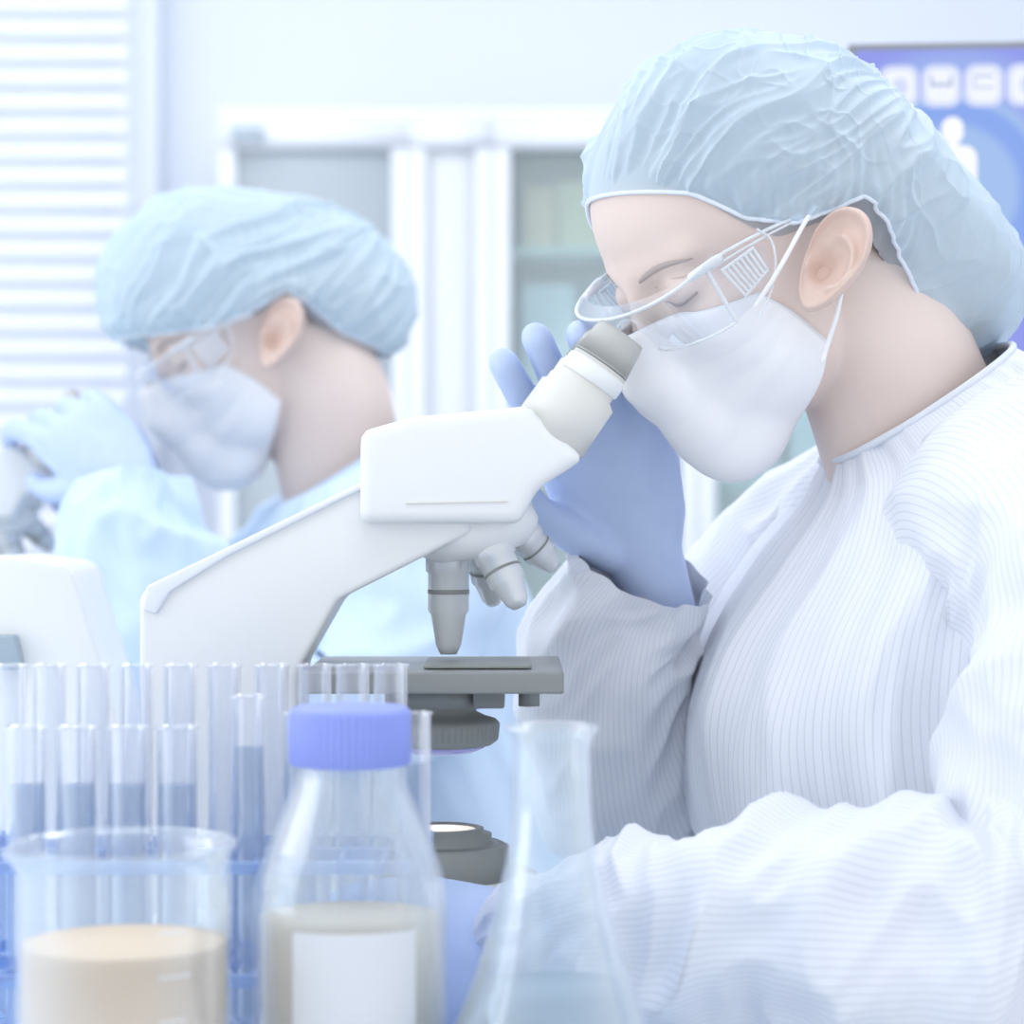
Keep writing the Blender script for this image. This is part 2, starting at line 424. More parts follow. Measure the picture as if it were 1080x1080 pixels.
# ------------------------------------------------------------------ microscopes
D = 1.33
def make_microscope(label):
    base = at(340, 0, D); base[2] = TOP
    t = thing('microscope', label, 'microscope', tuple(base))
    def P(px, py, dd=D): return at(px, py, dd)
    # base: low foot with a sloping shoulder
    link('base', pxslab([(150, 1043), (150, 985), (175, 950), (300, 935), (330, 925), (400, 922), (545, 926), (572, 940), (580, 965), (580, 1043)], D, 0.075, 0.008), SCOPE, t)
    link('arm', pxslab([(166, 985), (158, 700), (158, 628), (166, 616), (245, 578), (400, 503), (470, 503), (500, 560), (437, 592), (362, 630), (322, 700), (312, 985)], D, 0.038, 0.006), SCOPE, t)
    link('arm_spine', pxslab([(162, 640), (166, 616), (245, 578), (400, 503), (404, 508), (250, 585), (190, 622), (176, 645)], D, 0.041, 0.002), WHITE, t)
    hd = link('viewing_head', pxslab([(385, 552), (386, 458), (440, 443), (556, 432), (614, 486), (566, 516), (548, 552)], D, 0.052, 0.007), SCOPE, t)
    link('head_band', pxslab([(432, 530), (536, 528), (536, 530), (432, 532)], D, 0.0530, 0.0003), SCOPE2, hd)
    ax = Vector(P(655, 358) - P(585, 459)).normalized()
    for s, off in ((-0.030, Vector((0, 0, 0))), (0.030, Vector((-0.004, 0, 0)))):
        c0 = Vector(P(580, 462)) + Vector((0, s, 0)) + off
        L = (Vector(P(655, 358)) - Vector(P(580, 462))).length
        tb = link('eyepiece_tube', lathe([(0, 0), (0.021, 0), (0.0205, 0.03), (0.0165, 0.033), (0.0165, 0.048), (0, 0.048)], c0, 40, ax), SCOPE2, t)
        link('eyepiece', lathe([(0, 0.046), (0.0155, 0.046), (0.0165, 0.050), (0.0165, L - 0.02), (0.0148, L - 0.004), (0.0138, L), (0.011, L), (0.0105, L - 0.004), (0, L - 0.004)], c0, 40, ax), mat('eyepiece_grey', (190, 192, 190), 0.45), tb)
        link('diopter_ring', lathe([(0.0166, 0.036), (0.0178, 0.037), (0.0178, 0.045), (0.0166, 0.046)], c0, 40, ax), SCOPE, tb)
    # nosepiece
    n0 = Vector(P(500, 553)); na = Vector((0.22, 0.0, -0.97)).normalized()
    link('nosepiece', joinmesh([lathe([(0, -0.006), (0.034, -0.006), (0.036, 0.004), (0.034, 0.010), (0.026, 0.017), (0, 0.020)], n0, 48, na)]), SCOPE, t)
    for (px, py, ex, ey, dd, r) in ((473, 568, 473, 690, 0.0, 0.0115), (515, 570, 548, 638, -0.016, 0.0105), (548, 560, 586, 600, 0.012, 0.0095), (505, 568, 520, 640, 0.03, 0.010)):
        a0 = Vector(P(px, py)) + Vector((0, dd, 0)); a1 = Vector(P(ex, ey)) + Vector((0, dd * 1.6, 0))
        L = (a1 - a0).length; k = r
        ob = link('objective', lathe([(0, 0), (k, 0), (k * 1.12, 0.004), (k * 1.12, L * 0.28), (k, L * 0.3), (k, L * 0.62), (k * 0.86, L * 0.66), (k * 0.62, L * 0.92), (k * 0.4, L), (0, L)], a0, 40, a1 - a0), STEEL, t)
        link('objective_ring', lathe([(k * 1.005, L * 0.44), (k * 1.03, L * 0.445), (k * 1.03, L * 0.475), (k * 1.005, L * 0.48)], a0, 40, a1 - a0), DARK2, ob)
    # stage
    z = P(0, 712)[2]
    st = link('stage', rbox(P(330, 0)[0], P(592, 0)[0], D - 0.07, D + 0.07, P(0, 722)[2], P(0, 700)[2], 0.0015), DARK2, t)
    link('slide_clip', rbox(P(450, 0)[0], P(560, 0)[0], D - 0.05, D + 0.03, P(0, 699)[2], P(0, 696)[2], 0.0005), DARK, st)
    link('stage_knob', lathe([(0, 0), (0.006, 0), (0.006, 0.012), (0, 0.012)], P(558, 722) , 20, (0, 0, -1)), DARK, st)
    # condenser under the stage
    c = Vector(P(462, 722))
    s = D / FPX
    cond = link('condenser', lathe([(0, 0), (0.030, 0), (0.030, 0.012), (0.0215, 0.0125), (0.0215, 28 * s), (0.027, 33 * s), (0.0325, 36 * s), (0.0345, 40 * s), (0.0335, 58 * s), (0.030, 63 * s), (0, 63 * s)], c, 64, (0, 0, -1)), DARK, t)
    ribs = []
    for k in range(60):
        a = 2 * math.pi * k / 60
        ribs.append(tube([c + Vector((0.0336 * math.cos(a), 0.0336 * math.sin(a), -42 * s)), c + Vector((0.0329 * math.cos(a), 0.0329 * math.sin(a), -55 * s))], 0.0012, 5))
    link('grip_ring', joinmesh(ribs), DARK2, cond)
    link('condenser_bracket', rbox(c.x + 0.02, c.x + 0.0375, D - 0.03, D + 0.03, P(0, 743)[2], P(0, 722)[2], 0.002), DARK2, cond)
    link('condenser_screw', lathe([(0, 0), (0.0022, 0), (0.0022, 0.004), (0, 0.004)], c + Vector((0.010, -0.0215, -0.007)), 16, (0, -1, 0)), STEEL, cond)
    link('condenser_lens', lathe([(0, 63 * s), (0.026, 63 * s), (0.026, 66 * s), (0.020, 71 * s), (0, 74 * s)], c, 48, (0, 0, -1)), mat('violet_glow_lens', (196, 196, 250), 0.1, 0.6), cond)  # violet light on the condenser underside, put into the lens colour
    # light port on the base
    c = Vector(P(466, 918))
    lp = link('light_port', lathe([(0, -0.012), (0.038, -0.012), (0.038, 0.010), (0.0335, 0.012), (0.0335, 22 * s), (0.028, 24 * s), (0.028, 32 * s), (0.0235, 33 * s), (0.0235, 38 * s), (0.021, 39 * s), (0.020, 36 * s), (0, 36 * s)], c + Vector((0.0, 0, 26 * s - 0.010)), 64), DARK, t)
    link('field_lens', lathe([(0, 0), (0.019, 0), (0, 0.002)], c + Vector((0, 0, 26 * s - 0.010 + 36.5 * s)), 48), mat('warm_lamp_lens', (255, 246, 236), 0.2, emit=0.6), lp)
    # focus knobs both sides
    for sd in (-1, 1):
        kx, ky = P(430, 975)[0], D + sd * 0.074
        kb = link('focus_knob', lathe([(0, 0), (0.024, 0), (0.026, 0.003), (0.026, 0.016), (0.024, 0.018), (0.014, 0.018), (0.014, 0.03), (0.012, 0.032), (0, 0.032)], (kx, ky, P(0, 985)[2]), 48, (0, sd, 0)), DARK, t)
    return t
make_microscope('white microscope with tilted eyepieces that the near worker looks into')
nearscope = [o for o in C.objects if o.get('category') == 'microscope'][0]

def copy_tree(o, parent=None):
    c = o.copy(); C.objects.link(c); c.parent = parent
    for ch in [x for x in bpy.data.objects if x.parent == o]: copy_tree(ch, c)
    return c
far = copy_tree(nearscope)
far.location = nearscope.location + Vector((-0.425, 0.72, 0))
far['label'] = 'blurred white microscope at the left edge used by the far worker'

# instrument housing behind the tubes
ih = thing('instrument_housing', 'white tapered instrument housing behind the test tubes at the left edge', 'instrument', (-0.34, 1.6, TOP))
q = lambda px, py: (lambda p: (p[0], p[2]))(at(px, py, 1.55))
hs = link('housing', slab([q(-60, 972), q(-40, 588), q(30, 585), q(84, 593), q(92, 602), q(122, 700), q(200, 972)], 1.50, 1.60, 0.006), SCOPE, ih)
link('recess_panel', slab([q(-20, 700), q(-20, 665), q(36, 665), q(44, 700)], 1.488, 1.502, 0.002), mat('recess_grey', (168, 184, 196), 0.5), hs)
link('housing_foot', slab([q(-60, 972), q(-60, 962), q(205, 962), q(205, 972)], 1.46, 1.62, 0.002), WHITE, ih)

# ------------------------------------------------------------------ glassware
GL = glass('borosilicate', (250, 253, 255), 0.10, 0.6, (246, 251, 255))
GLT = glass('tube_glass', (252, 253, 255), 0.07, 0.75, (250, 250, 255), 0.5)
def liquid(name, col, tr=0.5):
    m = glass(name, col, 1 - tr, 0.0, col)
    nt = m.node_tree
    df = [n for n in nt.nodes if n.type == 'BSDF_DIFFUSE'][0]; out = df.outputs[0].links[0].to_socket
    tl = nt.nodes.new('ShaderNodeBsdfTranslucent'); tl.inputs[0].default_value = rgb(col)
    ad = nt.nodes.new('ShaderNodeMixShader'); ad.inputs[0].default_value = 0.1
    nt.links.new(df.outputs[0], ad.inputs[1]); nt.links.new(tl.outputs[0], ad.inputs[2]); nt.links.new(ad.outputs[0], out)
    return m

# media bottle
bc = at(369, 0, 1.05); bx_, by_ = bc[0], 1.05
bt = thing('reagent_bottle', 'round-shouldered glass bottle with ribbed periwinkle blue screw cap', 'bottle', (bx_, by_, TOP))
s = 1.05 / FPX
def bz_(py): return CAMZ + (540 - py) * s - TOP
R = 0.0433
prof = [(0, 0), (R - 0.006, 0), (R - 0.001, 0.003), (R, 0.008), (R, bz_(955)), (0.0425, bz_(935)), (0.0405, bz_(915)), (0.037, bz_(892)), (0.0325, bz_(868)), (0.029, bz_(848)), (0.026, bz_(832)), (0.0245, bz_(822)), (0.0238, bz_(812)), (0.0245, bz_(808)), (0.0238, bz_(804)), (0.0225, bz_(802)), (0.0225, bz_(770)), (0.0205, bz_(769)), (0.0205, bz_(820))]
inner = [(0.0225, bz_(832)), (0.030, bz_(866)), (0.0385, bz_(915)), (R - 0.0025, bz_(955)), (R - 0.0025, 0.008), (0, 0.006)]
link('bottle_body', lathe(prof + inner, (bx_, by_, TOP), 96), GL, bt)
link('bottle_liquid', lathe([(0, 0.0065), (R - 0.003, 0.009), (R - 0.003, bz_(966)), (0, bz_(966))], (bx_, by_, TOP), 96), liquid('bottle_amber_liquid', (252, 240, 224), 0.2), bt)
# cap with ribs: one mesh with a toothed outline
capP = []
n = 216
zc = [(0.0, bz_(806), 0), (0.0262, bz_(806), 0), (0.0272, bz_(803), 1), (0.0272, bz_(753), 1), (0.0262, bz_(748), 0), (0.0235, bz_(745), 0), (0.0, bz_(745), 0)]
P_ = np.zeros((n, len(zc), 3))
for i in range(n):
    a = 2 * math.pi * i / n
    for j, (r, z, t_) in enumerate(zc):
        rr_ = max(r, 1e-5) + (-0.0011 if (i % 4 == 0 and t_) else 0)
        P_[i, j] = (bx_ + rr_ * math.cos(a), by_ + rr_ * math.sin(a), TOP + z)
link('screw_cap', recalc(grid(P_, True)), mat('periwinkle_plastic', (146, 162, 240), 0.4, 0.4), bt)
# pouring ring under the cap and the paper label
lab = np.zeros((30, 2, 3))
for i in range(30):
    a = math.radians(-90 - 30 + i * 74 / 29.0)
    for j, z in enumerate((0.03, bz_(967))):
        lab[i, j] = (bx_ + (R + 0.0004) * math.cos(a), by_ + (R + 0.0004) * math.sin(a), TOP + z)
link('paper_label', grid(lab), mat('label_paper', (222, 225, 231), 0.7, 0.1), bt)
tag(bt.children[-1] if False else bt)

# beaker
bkc = at(131, 0, 1.0); kx, ky = bkc[0], 1.0
bk = thing('beaker', 'glass beaker of pale orange liquid at the lower left', 'beaker', (kx, ky, TOP))
Rb = 0.0445; H = 0.128
n, prof = 96, [(0, 0.001), (Rb - 0.004, 0), (Rb, 0.005), (Rb, H - 0.008), (Rb + 0.001, H - 0.003), (Rb + 0.0032, H), (Rb + 0.003, H + 0.0012), (Rb + 0.001, H + 0.0008), (Rb - 0.001, H - 0.006), (Rb - 0.0015, H - 0.012), (Rb - 0.0018, 0.006), (0, 0.004)]
P_ = np.zeros((n, len(prof), 3))
for i in range(n):
    a = 2 * math.pi * i / n
    sp = math.exp(-((((a - math.radians(215) + math.pi) % (2 * math.pi)) - math.pi) / 0.22) ** 2)
    for j, (r, z) in enumerate(prof):
        k = sp * max(0, (z - (H - 0.014)) / 0.014) if z > H - 0.014 else 0
        P_[i, j] = (kx + (max(r, 1e-5) + 0.007 * k) * math.cos(a), ky + (max(r, 1e-5) + 0.007 * k) * math.sin(a), TOP + z - 0.001 * k)
link('beaker_wall', recalc(grid(P_, True)), GL, bk)
zl = CAMZ + (540 - 993) * 1.0 / FPX - TOP
link('orange_liquid', lathe([(0, 0.0045), (Rb - 0.0022, 0.0065), (Rb - 0.0022, zl), (Rb - 0.0034, zl - 0.0006), (0, zl - 0.0006)], (kx, ky, TOP), 96), liquid('orange_solution', (255, 228, 196), 0.1), bk)
gr = []
for k in range(5):
    z = 0.025 + 0.018 * k
    arc = [(kx + (Rb + 0.0003) * math.cos(math.radians(a)), ky + (Rb + 0.0003) * math.sin(math.radians(a)), TOP + z) for a in np.linspace(-62, -48 + 4 * (k % 2), 8)]
    gr.append(tube(arc, 0.0004, 5))
link('graduation_marks', joinmesh(gr), WHITE, bk)

# conical flask
fc = at(582, 0, 1.02); fx_, fy_ = fc[0], 1.02
fl = thing('conical_flask', 'clear conical flask with slate blue liquid in front of the sleeve', 'flask', (fx_, fy_, TOP))
s = 1.02 / FPX
fz = lambda py: CAMZ + (540 - py) * s - TOP
outer = [(0, 0.001), (0.049, 0), (0.0525, 0.003), (0.0535, 0.008), (0.052, 0.016), (0.045, fz(1100)), (0.0345, fz(1035)), (0.0255, fz(965)), (0.0205, fz(915)), (0.0178, fz(880)), (0.0170, fz(850)), (0.0170, fz(785)), (0.0178, fz(776)), (0.0200, fz(771)), (0.0203, fz(767)), (0.0190, fz(764)), (0.0165, fz(768)), (0.0154, fz(785)), (0.0154, fz(850))]
inn = [(0.0163, fz(882)), (0.0190, fz(915)), (0.024, fz(965)), (0.033, fz(1035)), (0.0435, fz(1100)), (0.0505, 0.016), (0.050, 0.006), (0, 0.004)]
link('flask_wall', lathe(outer + inn, (fx_, fy_, TOP), 80), GL, fl)
link('slate_liquid', lathe([(0, 0.0045), (0.0496, 0.0066), (0.050, 0.016), (0.0430, fz(1100)), (0.0335, fz(1040)), (0, fz(1040))], (fx_, fy_, TOP), 80), liquid('slate_solution', (206, 222, 234), 0.45), fl)

# test tubes: one wide short kind, one tall thin kind
TL = liquid('tube_blue_liquid', (232, 243, 255), 0.6)
def make_tube(name, label, h, r, level, group):
    t = thing(name, label, 'test tube', (0, 0, 0), group)
    arc = [(r * math.sin(a), r - r * math.cos(a)) for a in np.linspace(0, math.pi / 2, 7)]
    ri = r - 0.0011
    arci = [(ri * math.sin(a), r - ri * math.cos(a)) for a in np.linspace(math.pi / 2, 0, 7)]
    link('tube_glass', lathe(arc + [(r, h - 0.002), (r + 0.0009, h - 0.001), (r + 0.0009, h), (ri + 0.0002, h), (ri, h - 0.003)] + arci, (0, 0, 0), 36), GLT, t)
    if level:
        rl = ri - 0.0003
        arcl = [(rl * math.sin(a), r - rl * math.cos(a)) for a in np.linspace(0, math.pi / 2, 7)]
        link('tube_liquid', lathe(arcl + [(rl, level), (rl - 0.001, level - 0.001), (0, level - 0.001)], (0, 0, 0), 32), TL, t)
    return t
ZB = TOP + 0.012
short = make_tube('test_tube', 'x', 0.150, 0.0098, 0.122, 'wide test tubes in the front row of the rack')
tall = make_tube('test_tube', 'x', 0.176, 0.0085, 0.0, 'tall test tubes in the back row of the rack')
mid = make_tube('test_tube', 'x', 0.160, 0.0085, 0.135, 'x'); del mid['group']
def put(src, loc, label, first):
    o = src if first else copy_tree(src)
    o.location = loc; o['label'] = label
    return o
frow = [28, 81, 134, 187]
names = ['wide blue-filled test tube, leftmost of the front row above the beaker', 'wide blue-filled test tube, second from the left in the front row', 'wide blue-filled test tube, third from the left in the front row', 'wide blue-filled test tube, fourth of the front row above the beaker spout side']
for i, px in enumerate(frow):
    p = at(px, 0, 1.13); put(short, (p[0], 1.13, ZB + 0.004), names[i], i == 0)
for i, (px, lb) in enumerate(((262, 'blue-filled test tube standing alone between the beaker and the capped bottle'), (316, 'blue-filled test tube half hidden behind the left side of the blue cap'), (436, 'blue-filled test tube peeking out right of the capped bottle'))):
    p = at(px, 0, 1.14); put(mid, (p[0], 1.14, ZB + (0.008 if i == 0 else 0.0)), lb, i == 0)
for i, px in enumerate((10, 52, 98, 144, 190, 236, 286, 332, 372, 412)):
    p = at(px, 0, 1.185)
    if i < 6: lb, g = 'tall empty test tube in the back row, ' + ['leftmost at the picture edge', 'second from the left', 'third from the left', 'fourth from the left', 'fifth from the left', 'sixth from the left'][i], 'tall empty tubes in the back row'
    else: lb, g = 'tall empty test tube behind the blue bottle cap, %s of four there' % ['leftmost', 'second', 'third', 'rightmost'][i - 6], 'tall empty tubes in the back row'
    o = put(tall, (p[0], 1.185, ZB + 0.004), lb, i == 0); o['group'] = g
rk = thing('test_tube_rack', 'pale blue and clear test tube rack holding two rows of tubes', 'rack', (-0.15, 1.155, TOP))
RB = glass('rack_acrylic', (214, 230, 252), 0.3, 0.3, (206, 226, 252))
x0, x1 = at(-20, 0, 1.16)[0], at(450, 0, 1.16)[0]
link('rack_base', rbox(x0, x1, 1.112, 1.208, TOP, TOP + 0.012, 0.002), mat('rack_blue', (206, 224, 252), 0.4), rk)
def rails(z):
    ms = []
    for y in (1.112, 1.158, 1.203): ms.append(rbox(x0, x1, y - 0.0025, y + 0.0025, z, z + 0.006, 0.001))
    for k in range(12):
        x = x0 + (x1 - x0) * k / 11
        ms.append(rbox(x - 0.0012, x + 0.0012, 1.112, 1.203, z + 0.001, z + 0.005, 0))
    return joinmesh(ms)
link('rack_grid', rails(TOP + 0.045), RB, rk)
link('rack_grid', rails(TOP + 0.098), RB, rk)
for x in (x0, x1):
    link('rack_side', rbox(x - 0.002, x + 0.002, 1.112, 1.208, TOP, TOP + 0.106, 0.001), RB, rk)

# ------------------------------------------------------------------ people
def smin(a, b, k):
    h = np.clip(0.5 + 0.5 * (b - a) / k, 0, 1)
    return b * (1 - h) + a * h - k * h * (1 - h)
def smax(a, b, k): return -smin(-a, -b, k)
def ell(p, c, r):
    q = (p - np.array(c)) / np.array(r)
    k0 = np.linalg.norm(q, axis=-1); k1 = np.linalg.norm(q / np.array(r), axis=-1)
    return k0 * (k0 - 1) / np.maximum(k1, 1e-9)
def capsule(p, a, b, ra, rb):
    a, b = np.array(a, float), np.array(b, float)
    t = np.clip(((p - a) @ (b - a)) / ((b - a) @ (b - a)), 0, 1)
    return np.linalg.norm(p - a - t[..., None] * (b - a), axis=-1) - (ra + (rb - ra) * t)
def sym(p):
    q = p.copy(); q[..., 1] = np.abs(q[..., 1]); return q
def head_sdf(p, nose=True):
    """mm; f forward, l left, u up, origin between the ear canals"""
    q = sym(p)
    d = ell(p, (-6, 0, 44), (86, 73, 78))
    d = smin(d, ell(p, (19, 0, 40), (60, 62, 58)), 20)          # forehead
    d = smin(d, ell(p, (34, 0, -22), (54, 55, 66)), 22)         # face mass
    d = smin(d, ell(p, (22, 0, -52), (52, 50, 36)), 20)         # jaw
    d = smin(d, ell(p, (66, 0, -88), (20, 23, 17)), 18)         # chin
    d = smin(d, ell(q, (58, 36, -10), (24, 22, 22)), 14)        # cheekbone
    d = smin(d, capsule(q, (80, 8, 33), (65, 44, 35), 7, 6), 9)  # brow
    d = smax(d, -ell(q, (94, 31, 16), (22, 17, 13)), 9)         # eye socket
    d = smin(d, ell(q, (67.5, 31, 16), (14.5, 16, 12.5)), 3)    # closed lid over the eye
    if nose:
        d = smin(d, capsule(p, (83, 0, 26), (106, 0, -26), 5.5, 8), 8)
        d = smin(d, ell(q, (98, 10, -32), (11, 8, 8)), 5)
        d = smin(d, ell(p, (88, 0, -60), (12, 20, 11)), 6)
    return d
def star(dirs, sdf, rmax=260, n=130, c=(0, 0, 0)):
    """outermost zero of sdf along each direction from c"""
    c = np.array(c, float)
    rs = np.linspace(10, rmax, n)
    best = np.full(dirs.shape[:-1], 10.0)
    prev = sdf(c + dirs * rs[0])
    lo = np.full(best.shape, 10.0); hi = lo + 1
    for k in range(1, n):
        cur = sdf(c + dirs * rs[k])
        m = (prev < 0) & (cur >= 0)
        lo = np.where(m, rs[k - 1], lo); hi = np.where(m, rs[k], hi)
        prev = cur
    for _ in range(12):
        md = (lo + hi) / 2; v = sdf(c + dirs * md[..., None])
        lo = np.where(v < 0, md, lo); hi = np.where(v < 0, hi, md)
    return (lo + hi) / 2
def sph(az, el):
    return np.stack([np.cos(el) * np.cos(az), np.cos(el) * np.sin(az), np.sin(el)], -1)
def nz(P, scale, seed=0.0):
    out = np.zeros(P.shape[:-1]); fl_ = P.reshape(-1, 3) * scale; o = out.reshape(-1)
    for i, v in enumerate(fl_): o[i] = noise.noise(Vector((v[0] + seed, v[1], v[2])))
    return out
def ridge(P, scale, seed=0.0): return 1 - np.abs(nz(P, scale, seed)) * 2

class Frame:
    def __init__(s, c, yaw, pitch, roll=0, scale=0.001):
        y, p = math.radians(yaw), math.radians(pitch)
        Fh = np.array([-math.cos(y), -math.sin(y), 0]); L = np.array([math.sin(y), -math.cos(y), 0]); Z = np.array([0, 0, 1.0])
        F = math.cos(p) * Fh - math.sin(p) * Z; U = math.cos(p) * Z + math.sin(p) * Fh
        r = math.radians(roll)
        s.R = np.stack([F, math.cos(r) * L + math.sin(r) * U, math.cos(r) * U - math.sin(r) * L])
        s.H = np.stack([Fh, L, Z]); s.c = np.array(c, float); s.k = scale
    def w(s, p): return s.c + s.k * (np.asarray(p, float) @ s.R)
    def h(s, p): return s.c + s.k * (np.asarray(p, float) @ s.H)
    def to_local(s, p): return (np.asarray(p, float) - s.c) @ s.R.T / s.k

def skin_mat():
    m = mat('skin', (236, 220, 212), 0.5, 0.25)
    nt = m.node_tree; b = nt.nodes['Principled BSDF']
    n = nt.nodes.new('ShaderNodeTexNoise'); n.inputs['Scale'].default_value = 9
    tc = nt.nodes.new('ShaderNodeTexCoord'); nt.links.new(tc.outputs['Object'], n.inputs['Vector'])
    cr = nt.nodes.new('ShaderNodeValToRGB'); cr.color_ramp.elements[0].color = rgb((226, 208, 201)); cr.color_ramp.elements[1].color = rgb((234, 218, 211))
    cr.color_ramp.elements[0].position = 0.35; cr.color_ramp.elements[1].position = 0.65
    nt.links.new(n.outputs['Fac'], cr.inputs[0]); nt.links.new(cr.outputs[0], b.inputs['Base Color'])
    return m
SKIN = skin_mat()
HAIR = mat('hair_soft_brown', (184, 184, 188), 0.5, 0.3, var=12, vscale=90)
MASK = mat('mask_paper', (247, 248, 252), 0.8, 0.1, var=3, vscale=50)
GOG = glass('goggle_plastic', (246, 249, 253), 0.06, 0.7, (250, 252, 255), 0.4)
GOGE = glass('goggle_edge', (246, 250, 255), 0.62, 0.8, (246, 250, 255), 0.5)

def cap_mat(name, c1, transp):
    m = bpy.data.materials.new(name); m.use_nodes = True
    nt = m.node_tree; nt.nodes.clear()
    out = nt.nodes.new('ShaderNodeOutputMaterial')
    df = nt.nodes.new('ShaderNodeBsdfDiffuse'); tl = nt.nodes.new('ShaderNodeBsdfTranslucent'); tr = nt.nodes.new('ShaderNodeBsdfTransparent')
    gl = nt.nodes.new('ShaderNodeBsdfGlossy'); gl.inputs['Roughness'].default_value = 0.45
    for s_ in (df, tl): s_.inputs[0].default_value = rgb(c1)
    tr.inputs[0].default_value = rgb(c1)
    tc = nt.nodes.new('ShaderNodeTexCoord')
    no = nt.nodes.new('ShaderNodeTexNoise'); no.inputs['Scale'].default_value = 900; no.inputs['Detail'].default_value = 3
    nt.links.new(tc.outputs['Object'], no.inputs['Vector'])
    bp = nt.nodes.new('ShaderNodeBump'); bp.inputs['Strength'].default_value = 0.25; bp.inputs['Distance'].default_value = 0.001
    nt.links.new(no.outputs['Fac'], bp.inputs['Height'])
    for s_ in (df, gl): nt.links.new(bp.outputs[0], s_.inputs['Normal'])
    m1 = nt.nodes.new('ShaderNodeMixShader'); m1.inputs[0].default_value = 0.3
    nt.links.new(df.outputs[0], m1.inputs[1]); nt.links.new(tl.outputs[0], m1.inputs[2])
    m3 = nt.nodes.new('ShaderNodeMixShader'); m3.inputs[0].default_value = 0.08
    nt.links.new(m1.outputs[0], m3.inputs[1]); nt.links.new(gl.outputs[0], m3.inputs[2])
    lw = nt.nodes.new('ShaderNodeLayerWeight'); lw.inputs[0].default_value = 0.4
    mr = nt.nodes.new('ShaderNodeMapRange'); mr.inputs['To Min'].default_value = transp; mr.inputs['To Max'].default_value = 0.02
    mr.inputs['From Max'].default_value = 0.8
    nt.links.new(lw.outputs['Facing'], mr.inputs['Value'])
    m2 = nt.nodes.new('ShaderNodeMixShader'); nt.links.new(mr.outputs[0], m2.inputs[0])
    nt.links.new(m3.outputs[0], m2.inputs[1]); nt.links.new(tr.outputs[0], m2.inputs[2])
    nt.links.new(m2.outputs[0], out.inputs[0])
    return m
CAPM = cap_mat('bouffant_cap_fabric', (228, 244, 255), 0.40)
CAPM2 = cap_mat('bouffant_cap_fabric_far', (224, 243, 255), 0.15)

def gown_mat(name, c1, c2, n_, bump=True):
    m = bpy.data.materials.new(name); m.use_nodes = True
    nt = m.node_tree; b = nt.nodes['Principled BSDF']
    b.inputs['Roughness'].default_value = 0.8; b.inputs['Specular IOR Level'].default_value = 0.1
    if not n_:
        b.inputs['Base Color'].default_value = rgb(c1); return m
    uv = nt.nodes.new('ShaderNodeUVMap')
    sp = nt.nodes.new('ShaderNodeSeparateXYZ'); nt.links.new(uv.outputs[0], sp.inputs[0])
    mu = nt.nodes.new('ShaderNodeMath'); mu.operation = 'MULTIPLY'; mu.inputs[1].default_value = n_
    nt.links.new(sp.outputs['X'], mu.inputs[0])
    fr = nt.nodes.new('ShaderNodeMath'); fr.operation = 'FRACT'; nt.links.new(mu.outputs[0], fr.inputs[0])
    cr = nt.nodes.new('ShaderNodeValToRGB')
    e = cr.color_ramp.elements; e[0].position = 0.0; e[0].color = rgb(c1); e[1].position = 1.0; e[1].color = rgb(c1)
    for p_, c_ in ((0.40, c1), (0.47, c2), (0.55, c2), (0.62, c1)): x = e.new(p_); x.color = rgb(c_)
    nt.links.new(fr.outputs[0], cr.inputs[0]); nt.links.new(cr.outputs[0], b.inputs['Base Color'])
    return m
G1, G2 = (232, 236, 245), (214, 219, 231)
GOWNT = gown_mat('gown_torso_cloth', G1, G2, 190)
GOWNS = gown_mat('gown_sleeve_cloth', G1, G2, 108)
GOWNB = gown_mat('gown_blue_cloth', (210, 230, 252), None, 0)

